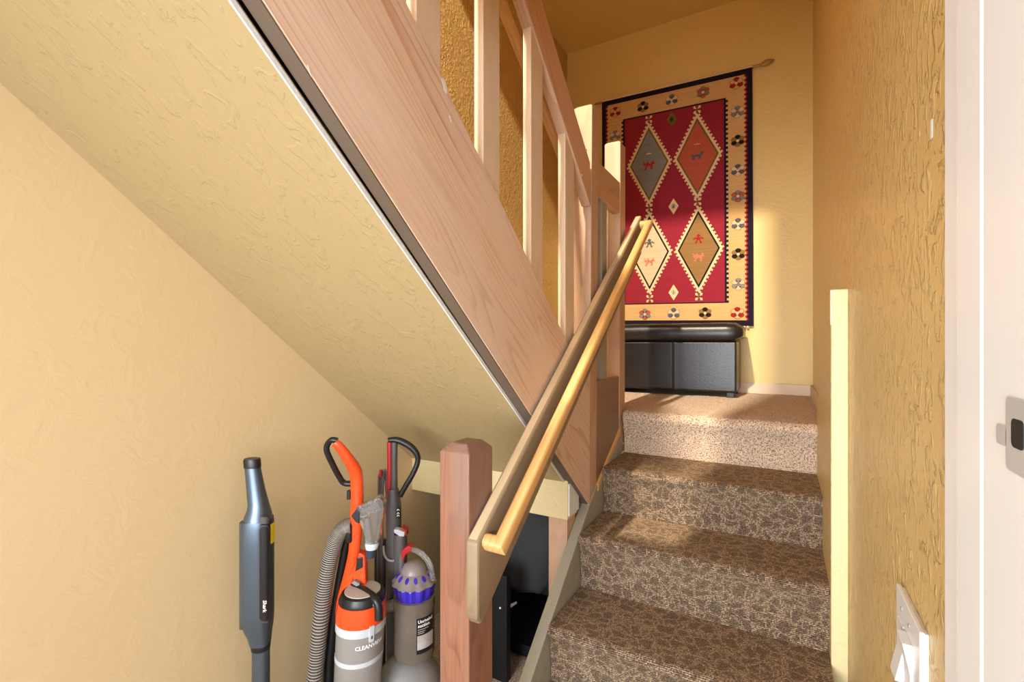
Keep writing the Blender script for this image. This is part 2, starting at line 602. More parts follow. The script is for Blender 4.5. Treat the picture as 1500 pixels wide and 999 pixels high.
M['plaster_edge'] = plain('raw_plaster_edge', (0.72, 0.70, 0.66), 0.8, bump=0.6, bscale=90)
M['base'] = plain('beige_baseboard', (0.74, 0.58, 0.43), 0.5)
M['stringer'] = wood('whitewashed_fir', (0.76, 0.55, 0.40), (0.50, 0.215, 0.115), (0.70, 0.57, 0.455), 0.55, 0.5, 26, 0.95, knots=0.35, fiber=0.9)
M['baluster'] = wood('pale_washed_fir', (0.72, 0.545, 0.37), (0.52, 0.32, 0.18), (0.66, 0.56, 0.45), 0.6, 0.55, 18, 0.35, knots=0.2)
M['railwood'] = wood('washed_rail_fir', (0.64, 0.40, 0.25), (0.42, 0.17, 0.08), (0.60, 0.46, 0.36), 0.4, 0.5, 20, 0.5, knots=0.1)
M['post'] = wood('brown_washed_post', (0.58, 0.35, 0.21), (0.36, 0.17, 0.09), (0.52, 0.42, 0.35), 0.45, 0.55, 9, 0.6)
M['newel'] = wood('red_cedar_newel', (0.29, 0.122, 0.066), (0.14, 0.052, 0.028), (0.22, 0.155, 0.125), 0.8, 0.55, 34, 0.6, knots=0.3, fiber=1.5)
M['dark_panel'] = wood('dark_stained_panel', (0.27, 0.145, 0.080), (0.16, 0.075, 0.04), (0.30, 0.20, 0.14), 0.4, 0.5, 7, 0.5)
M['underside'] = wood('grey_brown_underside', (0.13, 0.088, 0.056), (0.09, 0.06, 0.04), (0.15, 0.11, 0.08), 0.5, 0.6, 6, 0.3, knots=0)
M['board'] = wood('grey_brown_rail_board', (0.27, 0.185, 0.105), (0.13, 0.078, 0.042), (0.33, 0.25, 0.16), 0.6, 0.6, 8, 0.5, knots=0.2)
M['paler'] = wood('pale_tan_edge', (0.58, 0.41, 0.23), (0.36, 0.23, 0.12), (0.62, 0.50, 0.33), 0.5, 0.55, 10, 0.5, knots=0.0)
M['oak'] = wood('golden_oak', (0.72, 0.41, 0.15), (0.44, 0.19, 0.05), (0.74, 0.46, 0.19), 0.3, 0.48, 16, 0.5, knots=0.0, fiber=1.4)
M['skirt'] = wood('grey_painted_skirt', (0.34, 0.305, 0.225), (0.25, 0.21, 0.15), (0.40, 0.37, 0.30), 0.6, 0.55, 6, 0.3, knots=0.0)
M['carpet'] = stair_carpet('leaf_pattern_carpet')
M['plush'] = plush('beige_plush_carpet')
M['metal'] = plain('steel', (0.62, 0.60, 0.57), 0.35, 1.0)
M['strike'] = plain('painted_steel', (0.66, 0.66, 0.66), 0.35, metal=0.3)
M['dark_hole'] = plain('dark_recess', (0.02, 0.02, 0.02), 0.6)
M['leather'] = plain('black_leather', (0.014, 0.013, 0.013), 0.33, spec=0.55, bump=0.28, bscale=110, var=0.2)
M['leather_seam'] = plain('black_leather_piping', (0.03, 0.029, 0.028), 0.35)
M['black'] = plain('black_plastic', (0.012, 0.012, 0.013), 0.35)
M['black_matte'] = plain('black_cloth', (0.05, 0.049, 0.05), 0.95, spec=0.1, bump=0.4, bscale=400)
M['black_board'] = plain('black_laminate', (0.008, 0.008, 0.009), 0.5)
M['grey_panel'] = plain('grey_panel', (0.13, 0.135, 0.15), 0.5)
M['orange'] = plain('glossy_orange_plastic', (0.80, 0.075, 0.012), 0.22, coat=0.4, var=0.02)
M['slate'] = plain('slate_blue_metal', (0.115, 0.15, 0.195), 0.32, metal=0.7, var=0.04)
M['slate_dark'] = plain('dark_slate_plastic', (0.07, 0.065, 0.062), 0.45)
M['gunmetal'] = plain('dark_grey_plastic', (0.075, 0.066, 0.064), 0.38)
M['midgrey'] = plain('mid_grey_plastic', (0.25, 0.235, 0.225), 0.4)
M['lightgrey'] = plain('light_grey_plastic', (0.55, 0.56, 0.59), 0.35)
M['lid_grey'] = plain('warm_grey_lid', (0.48, 0.43, 0.38), 0.45)
M['red'] = plain('red_plastic', (0.42, 0.012, 0.015), 0.3)
M['blue'] = plain('violet_blue_plastic', (0.035, 0.018, 0.40), 0.22, coat=0.5)
M['navy'] = plain('navy_plastic', (0.025, 0.045, 0.075), 0.3)
M['cup'] = plain('frosted_cup', (0.40, 0.375, 0.35), 0.3, trans=0.35, var=0.15)
M['bin'] = plain('dusty_clear_bin', (0.20, 0.165, 0.13), 0.22, trans=0.3, var=0.35, bump=0.1, bscale=25)
M['dome'] = plain('cloudy_dome', (0.33, 0.27, 0.25), 0.35, trans=0.3, var=0.15)
M['clear_dusty'] = plain('dusty_clear_plastic', (0.62, 0.58, 0.54), 0.18, trans=0.86, var=0.2, ior=1.3)
M['clear'] = plain('clear_plastic', (0.85, 0.83, 0.80), 0.12, trans=0.9, var=0.02, ior=1.3)
M['hose'] = plain('ribbed_grey_hose', (0.30, 0.26, 0.22), 0.45)
M['hose_groove'] = plain('dark_hose_groove', (0.07, 0.06, 0.052), 0.6)
M['cord'] = plain('brown_grey_cord', (0.10, 0.08, 0.07), 0.5)
M['print'] = plain('white_print', (0.85, 0.85, 0.85), 0.5, var=0.02)
M['print_dim'] = plain('grey_print', (0.48, 0.44, 0.42), 0.5, var=0.02)
M['sticker'] = plain('black_sticker', (0.012, 0.011, 0.011), 0.4)
M['photo'] = plain('sticker_photo', (0.42, 0.36, 0.35), 0.5, var=0.4)
M['yellow'] = plain('yellow_tab', (0.80, 0.62, 0.02), 0.4)
M['switch_white'] = plain('white_switch_plastic', (0.82, 0.82, 0.83), 0.3, var=0.01)
M['gold'] = plain('antique_gold', (0.46, 0.27, 0.12), 0.4, metal=0.4)
# wool of the rug
R = dict(tan=(0.60, 0.37, 0.155), red=(0.27, 0.022, 0.036), navy=(0.018, 0.012, 0.022), cream=(0.72, 0.53, 0.31),
         grey=(0.215, 0.205, 0.20), salmon=(0.44, 0.095, 0.055), ivory=(0.66, 0.47, 0.30), brown=(0.27, 0.15, 0.052),
         olive=(0.16, 0.105, 0.03), black=(0.016, 0.014, 0.014), pink=(0.70, 0.17, 0.12), crimson=(0.33, 0.02, 0.025), slate=(0.10, 0.105, 0.11))
RM = {k: weave('wool_' + k, v) for k, v in R.items()}

YF, XR, XL, ZC = 3.68, 0.178, -1.55, 2.38
ZL = -0.36                                  # landing
ZTOP = 5.4
FL = -H0                                    # lower floor


def st(o, label=None, cat=None):
    o['kind'] = 'structure'
    return set_tags(o, label, cat)


# ---------------------------------------------------------------- the setting
st(box('floor', (-1.7, 1.6, -1.2, 2.6, FL - 0.1, FL), M['plush']), 'brown carpeted lower floor under the stairs', 'floor')
def zs(y): return 0.535 - 0.828 * (y - 0.439)
st(prism('wall_left', [(-1.2, FL), (YF + 0.12, FL), (YF + 0.12, -0.55), (1.86, -0.55), (1.86, zs(1.86) + 0.02), (-1.2, zs(-1.2) + 0.02)], XL - 0.12, XL, M['wall_left']), 'textured pale yellow wall beside the vacuum cleaners', 'wall')
st(prism('wall_left_upper', [(-1.2, ZTOP), (YF + 0.12, ZTOP), (YF + 0.12, -0.55), (1.86, -0.55), (1.86, zs(1.86) + 0.02), (-1.2, zs(-1.2) + 0.02)], XL - 0.12, XL, M['wall_up']), 'rough ochre wall behind the upper balusters', 'wall')
wf = st(box('wall_far', (XL, XR + 0.12, YF, YF + 0.12, FL, ZTOP), M['wall_far']), 'ochre yellow end wall behind the hanging rug', 'wall')
st(box('wall_right', (XR, XR + 0.12, 0.735, YF, FL, ZTOP), M['wall']), 'rough textured ochre wall along the right of the stairs', 'wall')
wr_ = bpy.data.objects['wall_right']
cA, cB = onX(1363.5, 178, XR), onX(1366, 202, XR)
box('paint_chip', (XR - 0.0008, XR + 0.001, cB.y, cA.y, cB.z, cA.z), M['plaster_edge'], wr_)
st(box('wall_front', (-0.52, XR + 0.5, 0.62, 0.735, 0.74, ZTOP), M['wall']), 'yellow wall above the doorway opening', 'wall')
st(box('ceiling', (XL, XR, 1.42, YF, ZC, ZC + 0.15), M['wall_far']), 'ochre painted ceiling above the landing', 'ceiling')
st(box('ceiling_upper', (XL, XR + 0.12, -1.2, 1.42, ZTOP, ZTOP + 0.1), M['wall_far']), 'high painted ceiling of the stairwell', 'ceiling')
st(box('ceiling_lower', (-0.70, 1.6, -1.2, 0.62, 0.78, 1.0), M['white']), 'white ceiling over the doorway', 'ceiling')

st(box('ceiling_room', (XL - 0.12, 2.8, -3.6, -0.9, 1.60, 1.75), M['white']), 'white ceiling of the room in front of the stairs', 'ceiling')
# sloped soffit under the upper flight
def zs(y): return 0.535 - 0.828 * (y - 0.439)
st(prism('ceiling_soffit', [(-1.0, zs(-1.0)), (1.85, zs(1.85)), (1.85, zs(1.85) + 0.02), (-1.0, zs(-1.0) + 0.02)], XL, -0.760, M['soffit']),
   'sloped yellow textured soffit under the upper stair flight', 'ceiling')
st(prism('trim_1', [(-1.0, zs(-1.0) - 0.001), (1.80, zs(1.80) - 0.001), (1.80, zs(1.80) + 0.012), (-1.0, zs(-1.0) + 0.012)], -0.760, -0.756, M['plaster_edge']),
   'thin white plaster edge along the soffit', 'trim')
hd = st(box('trim_2', (XL, -0.742, 1.765, 1.87, -0.715, -0.545), M['header'], bevel=0.004), 'pale yellow header beam under the stair soffit', 'beam')
box('plaster_end', (-0.742, -0.735, 1.768, 1.87, -0.70, -0.57), M['plaster_edge'], hd, bevel=0.002)
# stub of wall furring on the right, its pale end facing the door
fz = st(prism('wall_stub', [(1.78, FL), (1.78, 0.159), (2.46, -0.285), (2.46, FL)], 0.133, XR, M['wall']), 'low stub wall with a pale end beside the steps', 'wall')
box('end_face', (0.1335, XR - 0.0005, 1.772, 1.78, FL, 0.159), M['cream'], fz, bevel=0.003)
box('plaster_edge', (0.131, 0.1345, 1.771, 1.79, 0.05, 0.158), M['plaster_edge'], fz)

st(box('baseboard_far', (-1.50, XR - 0.014, YF - 0.014, YF, ZL, ZL + 0.072), M['base'], bevel=0.003), 'beige baseboard under the hanging rug', 'baseboard')
st(box('baseboard_right', (XR - 0.014, XR, 2.465, YF - 0.014, ZL, ZL + 0.072), M['base'], bevel=0.003), 'beige baseboard along the right wall of the landing', 'baseboard')
st(box('wall_closet', (XL, -0.76, 2.40, 2.45, FL, -0.44), M['wall_left']), 'wall at the back of the recess under the landing', 'wall')


# carpeted steps -----------------------------------------------------------
def profile(yb, y_r, z_r, z_t, nose, rad, yfront_bottom=None):
    """points (Y,Z) along the carpet surface from riser bottom up over the nosing to the back of the tread."""
    pts = [(y_r, z_r), (y_r, z_r + (z_t - z_r) * 0.35), (y_r - nose * 0.4, z_t - 2.2 * rad)]
    cy, cz = y_r - nose + rad, z_t - rad
    for k in range(7):
        a = math.pi * (1.08 - 0.58 * k / 6)
        pts.append((cy + rad * math.cos(a), cz + rad * math.sin(a)))
    for k in range(1, 6):
        pts.append((cy + (yb - cy) * k / 5, z_t))
    return pts


def carpeted(name, pts, x0, x1, zb, mat, parent, nx=40, amp=0.0015, amp2=0.0):
    """extrude the surface along X with a slightly uneven pile; closed below."""
    s, acc = [0.0], 0.0
    for i in range(1, len(pts)):
        acc += math.dist(pts[i], pts[i - 1]); s.append(acc)
    n = len(pts)
    vs, gc, fs = [], [], []
    ox = random.uniform(0, 5)
    for i in range(nx + 1):
        x = x0 + (x1 - x0) * i / nx
        for j, (y, z) in enumerate(pts):
            d = noise.noise(Vector((x * 7, y * 7, z * 7))) * amp
            vs.append((x, y - d, z + d + (noise.noise(Vector((x * 60, y * 60, z * 60))) * amp2)))
            gc.append((x + ox, s[j] + ox * 0.37, 0))
    for i in range(nx):
        for j in range(n - 1):
            fs.append((i * n + j, i * n + j + 1, (i + 1) * n + j + 1, (i + 1) * n + j))
    base = len(vs)
    yb, yf = pts[-1][0], pts[0][0]
    for x in (x0, x1):
        vs += [(x, yb, zb), (x, yf, zb)]
        gc += [(x + ox, 0, 0), (x + ox, 0.1, 0)]
    fs.append(tuple(range(n)) + (base, base + 1))
    fs.append(tuple(nx * n + j for j in range(n - 1, -1, -1)) + (base + 3, base + 2))
    fs.append((base, n - 1) + tuple(i * n + n - 1 for i in range(1, nx + 1)) + (base + 2,))
    fs.append((base + 1, base + 3) + tuple(i * n for i in range(nx, -1, -1)))
    fs.append((base, base + 2, base + 3, base + 1))
    o = add(name, vs, fs, mat, parent, gc=gc)
    return smooth_angle(o, 45)


stairs = thing('staircase', 'lower flight of steps in dark brown leaf patterned carpet', 'stairs', (-0.29, 1.8, FL), kind='structure')
XS0, XS1 = -0.713, 0.133
ys = [2.455, 2.125, 1.835, 1.545, 1.255]
zt = [-0.578, -0.782, -1.0, -1.205, FL]
for k in range(4):
    pts = profile(ys[k] + 0.0, ys[k + 1], zt[k + 1], zt[k], 0.030, 0.020)
    carpeted('step', pts, XS0, XS1, zt[k + 1] - 0.02 if k < 3 else FL, M['carpet'], stairs)
sk = [(1.20, -1.255), (1.95, -0.690), (2.02, -0.60), (2.41, -0.40), (2.41, FL), (1.20, FL)]
prism('skirt_board', [(1.05, -1.375), (1.93, -0.712), (2.02, -0.655), (2.41, -0.49), (2.41, FL), (1.05, FL)], -0.757, -0.716, M['skirt'], stairs, bevel=0.003,
      frame=((0, 0.8, 0.6), (0, -0.6, 0.8), (1, 0, 0)))

landing = thing('landing', 'landing in beige plush carpet at the top of the lower steps', 'landing', (-0.3, 3.0, ZL - 0.2), kind='structure')
pts = profile(YF - 0.002, 2.455, zt[0], ZL, 0.035, 0.035)
carpeted('landing_carpet', pts, -0.713, XR - 0.002, zt[0] - 0.02, M['plush'], landing, nx=160, amp=0.004, amp2=0.004)
box('landing_carpet', (XL + 0.002, -0.714, 2.51, YF - 0.002, ZL - 0.1, ZL), M['plush'], landing)
box('landing_carpet', (XL + 0.002, -0.83, 1.95, 2.51, ZL - 0.1, ZL), M['plush'], landing)

upper = thing('staircase_upper', 'upper flight of steps behind the wooden guardrail', 'stairs', (-1.15, 0.9, ZL), kind='structure')
for k in range(8):
    y1 = 1.95 - 0.2415 * k
    box('step', (XL + 0.003, -0.765, y1 - 0.2415, y1, ZL + 0.2 * k, ZL + 0.2 * (k + 1)), M['carpet'], upper)

# doorway on the right ------------------------------------------------------
door = thing('door_1', 'white painted door jamb with a steel strike plate', 'door frame', (0.2, 0.5, FL), kind='structure')
box('casing', (0.1655, 0.34, 0.668, 0.734, FL, 0.77), M['white'], door, bevel=0.002)
box('door_stop', (0.1593, 0.34, 0.592, 0.668, FL, 0.77), M['white'], door, bevel=0.004)
box('jamb', (0.1600, 0.34, 0.30, 0.592, FL, 0.77), M['white'], door, bevel=0.002)
XJ = 0.1600
def jp(px, py): return onX(px, py, XJ)
c0 = jp(1478, 580); c1 = jp(1478, 687)
yA, zA, zB = c0.y, c0.z, c1.z
yB = yA - 0.043


def rounded(y0, y1, z0, z1, r, n=5):
    out = []
    for (cy, cz, a0) in ((y1 - r, z1 - r, 0), (y0 + r, z1 - r, 90), (y0 + r, z0 + r, 180), (y1 - r, z0 + r, 270)):
        for k in range(n + 1):
            a = math.radians(a0 + 90 * k / n)
            out.append((cy + r * math.cos(a), cz + r * math.sin(a)))
    return out


plate = prism('strike_plate', rounded(yB, yA, zB, zA, 0.006), XJ - 0.0022, XJ - 0.0002, M['strike'], door, bevel=0.0005)
plate['label'] = 'steel strike plate with a dark latch hole'
prism('latch_hole', rounded(yB + 0.008, jp(1488, 620).y, jp(1489, 655).z, jp(1489, 613).z, 0.005), XJ - 0.0028, XJ - 0.0022, M['dark_hole'], plate)
tl = jp(1466, 634)
prism('latch_lip', rounded(yA - 0.002, jp(1464, 630).y, jp(1470, 652).z, jp(1470, 622).z, 0.004), XJ - 0.0022, XJ - 0.0002, M['strike'], plate, bevel=0.0005)

# ---------------------------------------------------------------- guardrail of the upper flight
def zb_(y): return 0.542 - 0.8425 * (y - 0.465)      # stringer underside
def zt_(y): return 0.727 - 0.827 * (y - 0.822)       # stringer top
guard = thing('stair_guardrail', 'whitewashed wooden guardrail with broad stringer and flat balusters on the upper flight', 'railing', (-0.74, 1.2, -0.72))
sl = Vector((0, 1, -0.83)).normalized()
fr_sl = ((0, sl.y, sl.z), (0, -sl.z, sl.y), (1, 0, 0))
fr_up = ((0, 0, 1), (0, 1, 0), (1, 0, 0))
prism('stringer', [(-0.6, zb_(-0.6)), (1.955, zb_(1.955)), (1.955, zt_(1.955)), (-0.6, zt_(-0.6))], -0.7545, -0.718, M['stringer'], guard, bevel=0.003, frame=fr_sl)
u0, u1 = -0.6, 1.93
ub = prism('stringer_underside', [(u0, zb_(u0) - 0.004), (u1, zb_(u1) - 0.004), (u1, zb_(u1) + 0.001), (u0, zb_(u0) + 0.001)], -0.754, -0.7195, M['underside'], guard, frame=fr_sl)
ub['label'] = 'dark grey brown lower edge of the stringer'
def rt(y): return 1.169 - 0.845 * (y - 1.477)
def rb(y): return rt(y) - 0.185
prism('handrail', [(-0.3, rb(-0.3)), (1.955, rb(1.955)), (1.955, rt(1.955)), (-0.3, rt(-0.3))], -0.757, -0.716, M['railwood'], guard, bevel=0.004, frame=fr_sl)
for i, y in enumerate((0.545, 0.838, 1.118, 1.409, 1.697)):
    y1 = y + 0.089
    prism('baluster', [(y, zt_(y) - 0.002), (y1, zt_(y1) - 0.002), (y1, rb(y1) + 0.002), (y, rb(y) + 0.002)], -0.7535, -0.7225, M['baluster'], guard, bevel=0.002, frame=fr_up)
# round oak grip rail on the inner side
a, b = onX(732, 0, -0.80), onX(820, 222, -0.80)
dv = (b - a).normalized()
tube('grip_rail', [a - dv * 0.8, b + dv * 0.12], 0.019, M['oak'], guard, n=14, frame=(dv, (1, 0, 0), (0, -dv.z, dv.y)))


def post(name, x0, x1, y0, y1, z0, z1, mat, parent, cham=0.010, lean=(0, 0), drop=None):
    drop = drop or cham
    vs = []
    for (z, c) in ((z0, 0), (z1 - drop, 0), (z1, cham)):
        lx, ly = lean[0] * (z - z0), lean[1] * (z - z0)
        vs += [(x0 + c + lx, y0 + c + ly, z), (x1 - c + lx, y0 + c + ly, z), (x1 - c + lx, y1 - c + ly, z), (x0 + c + lx, y1 - c + ly, z)]
    fs = [(3, 2, 1, 0), (8, 9, 10, 11)]
    for k in (0, 4):
        fs += [(k + j, k + (j + 1) % 4, k + 4 + (j + 1) % 4, k + 4 + j) for j in range(4)]
    return add(name, vs, fs, mat, parent, bevel=0.004, frame=fr_up)


pa = post('newel_post', -0.806, -0.7215, 1.955, 2.045, -0.735, 1.035, M['post'], guard, lean=(0.003, 0.012))
pb = post('newel_post', -0.806, -0.7215, 2.395, 2.490, -0.576, 1.035, M['post'], guard, lean=(0.0, 0.010))
for (y, z) in ((1.995, -0.452), (1.985, -0.640)):
    v, f = tube_vf([(-0.7225, y, z), (-0.7165, y, z), (-0.7145, y, z)], [0.009, 0.009, 0.006], 10)
    add('bolt', v, f, M['metal'], pa)
for (y, z) in ((2.462, -0.45), (2.462, -0.535)):
    v, f = tube_vf([(-0.7225, y, z), (-0.7165, y, z), (-0.7145, y, z)], [0.007, 0.007, 0.005], 10)
    add('bolt', v, f, M['metal'], pb)
for (y, z) in ((1.855, 0.682), (1.90, 0.80)):
    v, f = tube_vf([(-0.7165, y, z), (-0.7125, y, z)], [0.007, 0.005], 10)
    add('bolt', v, f, M['metal'], guard)
box('cross_rail', (-0.762, -0.724, 2.062, 2.41, 0.655, 0.815), M['post'], guard, bevel=0.003, frame=((0, 1, 0), (0, 0, 1), (1, 0, 0)))
box('baluster', (-0.756, -0.728, 2.14, 2.215, -0.18, 0.655), M['skirt'], guard, bevel=0.002, frame=fr_up)
box('closing_panel', (-0.752, -0.7245, 2.045, 2.395, -0.78, -0.18), M['dark_panel'], guard, bevel=0.002, frame=((0, 1, 0), (0, 0, 1), (1, 0, 0)))
box('support_post', (-0.842, -0.7585, 1.80, 1.89, FL, -0.716), M['post'], guard, bevel=0.003, frame=fr_up)
strip = prism('moulding', [(2.048, -0.672), (2.39, -0.475), (2.39, -0.445), (2.048, -0.640)], -0.7245, -0.7135, M['oak'], guard, bevel=0.002, frame=((0, 0.83, 0.55), (0, -0.55, 0.83), (1, 0, 0)))

for (px, py, w, h) in ((651, 126, 0.016, 0.034), (453, 104, 0.003, 0.018), (660, 175, 0.008, 0.016)):
    c_ = onX(px, py, -0.718)
    vs_ = [(-0.7178 + dx, c_.y + w * 0.5 * math.cos(t_ * 0.7854) * (1 + 0.25 * math.sin(3 * t_)) + 0.35 * h * math.sin(t_ * 0.7854) * 0.6, c_.z - h * 0.5 * math.sin(t_ * 0.7854)) for dx in (0.0, 0.0006) for t_ in range(8)]
    add('paint_chip', vs_, [tuple(range(8)), tuple(range(15, 7, -1))] + [(k, (k + 1) % 8, 8 + (k + 1) % 8, 8 + k) for k in range(8)], M['plaster_edge'], guard)
# ---------------------------------------------------------------- newel at the foot, rail board and oak rail
nw = post('foot_newel_post', -0.8085, -0.7125, 1.033, 1.152, FL, -0.276, M['newel'], None, cham=0.022, drop=0.022)
set_tags(nw, 'reddish brown square newel post at the foot of the stairs with chamfered top', 'post')

K = 0.738
def bz(y): return -0.512 + K * (y - 1.02)
hr = thing('lower_handrail', 'golden oak handrail with grey brown backing board sloping up the lower steps', 'handrail', (-0.68, 1.02, -0.72))
d1 = Vector((0, 1, K)).normalized()
fr_b = ((0, d1.y, d1.z), (0, -d1.z, d1.y), (1, 0, 0))
YE = 2.655
prism('backing_board', [(1.015, bz(1.015)), (1.015, -0.712), (1.035, -0.734), (YE, bz(YE) - 0.212), (YE, bz(YE))], -0.7115, -0.674, M['board'], hr, bevel=0.008, frame=fr_b)
cap = prism('pale_top', [(1.022, bz(1.022) + 0.0006), (YE - 0.006, bz(YE - 0.006) + 0.0006), (YE - 0.006, bz(YE - 0.006) - 0.004), (1.022, bz(1.022) - 0.004)], -0.7045, -0.681, M['paler'], hr, frame=fr_b)  # strip along the top face in a paler tan than the board
cap['label'] = 'paler tan upper edge of the backing board'
ya, ye = 1.058, 2.63
zr = lambda y: bz(y) - 0.042
XO = -0.630
dvo = Vector((0, 1, K)).normalized()


def rail_sweep(name, path, hw, hh, mat, parent, frame):
    """rounded-rectangle section swept with mitres."""
    sec = []
    r = min(hw, hh) * 0.75
    for (cx, cy, a0) in ((hw - r, hh - r, 0), (-hw + r, hh - r, 90), (-hw + r, -hh + r, 180), (hw - r, -hh + r, 270)):
        for k in range(4):
            an = math.radians(a0 + 30 * k)
            sec.append((cx + r * math.cos(an), cy + r * math.sin(an)))
    P = [Vector(p) for p in path]
    n, m = len(sec), len(P)
    upv = Vector((0, -dvo.z, dvo.y))
    vs, fs = [], []
    dirs = [(P[i + 1] - P[i]).normalized() for i in range(m - 1)]
    for i in range(m):
        dprev, dnext = dirs[max(0, i - 1)], dirs[min(m - 2, i)]
        side = dprev.cross(upv).normalized()
        pn = (dprev + dnext).normalized() if i not in (0, m - 1) else dprev if i else dnext
        for (sx, sy) in sec:
            q = P[i] + side * sx + upv * sy
            t = (P[i] - q).dot(pn) / dprev.dot(pn)
            vs.append(q + dprev * t)
    for i in range(m - 1):
        for j in range(n):
            fs.append((i * n + j, i * n + (j + 1) % n, (i + 1) * n + (j + 1) % n, (i + 1) * n + j))
    fs += [tuple(range(n - 1, -1, -1)), tuple(range((m - 1) * n, m * n))]
    return smooth_angle(add(name, vs, fs, mat, parent, frame=frame), 35)


rail_sweep('oak_rail', [(-0.675, ya, zr(ya)), (XO, ya, zr(ya)), (XO, ye, zr(ye)), (-0.675, ye, zr(ye))], 0.018, 0.022, M['oak'], hr, fr_b)

# ---------------------------------------------------------------- hanging rug
YR = YF - 0.022
TL, EU, EV = Vector((-1.244, YR, 1.897)), Vector((1.068, 0, -0.021)), Vector((0.008, 0, -1.773))
RW, RH = EU.length, EV.length


def rp_(u, v, k=0):
    w = 0.004 * math.sin(u * 7 + 1) * (0.3 + v)
    q = TL + EU * u + EV * v
    return (q.x, q.y - 0.0012 * k, q.z)


rug = thing('wall_rug', 'red and tan woven rug with four diamond medallions hanging on the end wall', 'rug', (-0.71, YR, 0.12))


def poly(name, uvs, k, mat, parent):
    n = len(uvs)
    vs = [rp_(u, v, k) for u, v in uvs] + [rp_(u, v, k - 0.95) for u, v in uvs]
    f = [tuple(range(n)), tuple(range(2 * n - 1, n - 1, -1))] + [(i, (i + 1) % n, n + (i + 1) % n, n + i) for i in range(n)]
    return add(name, vs, f, mat, parent)


def multi(name, polys, k, mats, parent, idx):
    vs, fs, fm = [], [], []
    for uvs, mi in zip(polys, idx):
        b = len(vs); n = len(uvs)
        vs += [rp_(u, v, k) for u, v in uvs] + [rp_(u, v, k - 0.95) for u, v in uvs]
        ff = [tuple(b + i for i in range(n)), tuple(b + i for i in range(2 * n - 1, n - 1, -1))]
        ff += [(b + i, b + (i + 1) % n, b + n + (i + 1) % n, b + n + i) for i in range(n)]
        fs += ff; fm += [mi] * len(ff)
    return add(name, vs, fs, mats, parent, fm=fm)


def rect(u0, u1, v0, v1): return [(u0, v0), (u1, v0), (u1, v1), (u0, v1)]


v_, f_ = [], []
for k in (0, 6):
    v_ += [rp_(u, v, 0 if k == 0 else -6) for u, v in rect(0, 1, 0, 1)]
add('rug_body', v_, [(0, 1, 2, 3), (7, 6, 5, 4), (0, 4, 5, 1), (1, 5, 6, 2), (2, 6, 7, 3), (3, 7, 4, 0)], RM['navy'], rug)


def saw_rect(u0, u1, v0, v1, du, dv, nv, sides):
    """rectangle whose left/right edges are toothed by du."""
    out = [(u0, v0), (u1, v0)]
    h = (v1 - v0) / (2 * nv)
    for i in range(2 * nv):
        x = u1 + (du if i % 2 else 0)
        out += [(x, v0 + i * h), (x, v0 + (i + 1) * h)]
    out += [(u1, v1), (u0, v1)]
    for i in range(2 * nv - 1, -1, -1):
        x = u0 - (du if i % 2 else 0)
        out += [(x, v0 + (i + 1) * h), (x, v0 + i * h)]
    res = []
    for q in out:
        if not res or math.dist(res[-1], q) > 1e-6:
            res.append(q)
    if math.dist(res[0], res[-1]) < 1e-6:
        res.pop()
    return res


poly('red_edge', saw_rect(0.037, 0.963, 0.022, 0.978, 0.008, 0, 52, None), 1, RM['crimson'], rug)
poly('border', saw_rect(0.047, 0.953, 0.022, 0.978, 0.008, 0, 52, None), 2, RM['tan'], rug)
poly('field_edge', saw_rect(0.160, 0.845, 0.098, 0.909, 0.012, 0, 44, None), 3, RM['navy'], rug)
poly('field', rect(0.172, 0.833, 0.104, 0.905), 4, RM['red'], rug)


def diamond(cu, cv, a, b): return [(cu, cv - b), (cu + a, cv), (cu, cv + b), (cu - a, cv)]


def saw_diamond(cu, cv, a, b, n, t):
    D = diamond(cu, cv, a, b)
    out = []
    for i in range(4):
        p, q = Vector(D[i]), Vector(D[(i + 1) % 4])
        e = q - p
        nrm = Vector((e.y * RH, -e.x * RW)); nrm = Vector((nrm.x / RW, nrm.y / RH)); nrm = nrm / math.hypot(nrm.x * RW, nrm.y * RH)
        for k in range(2 * n):
            o = nrm * (t if k % 2 else 0.0)
            out += [tuple(p + e * (k / (2 * n)) + o), tuple(p + e * ((k + 1) / (2 * n)) + o)]
    res = []
    for q in out:
        if not res or math.dist(res[-1], q) > 1e-6:
            res.append(q)
    if math.dist(res[0], res[-1]) < 1e-6:
        res.pop()
    return res


ANIMAL = ["#..#....#.", ".#.##..##.", "##########", ".#.#####..", "..##..##..", "..#....#..", ".##...##.."]
HORSE = ["........##", "#......###", ".########.", ".#######..", ".##...##..", ".##...##.."]
MAN = ["....##....", "...####...", "....##....", ".########.", "##.####.##", "...####...", "...#..#...", "..##..##..", "..#....#.."]
HILL = ["....##....", ".########."]
TREE = ["....#....", "..#.#.#..", "...###...", ".#..#..#.", "..#####..", "...###...", "..#.#.#..", "....#...."]


def sprite(rows, cu, cv, w):
    px = w / len(rows[0]); py = px * RW / RH
    out = []
    for r, row in enumerate(rows):
        c = 0
        while c < len(row):
            if row[c] == '#':
                e = c
                while e < len(row) and row[e] == '#':
                    e += 1
                out.append(rect(cu - w / 2 + c * px, cu - w / 2 + e * px, cv + (r - len(rows) / 2) * py, cv + (r + 1 - len(rows) / 2) * py))
                c = e
            else:
                c += 1
    return out


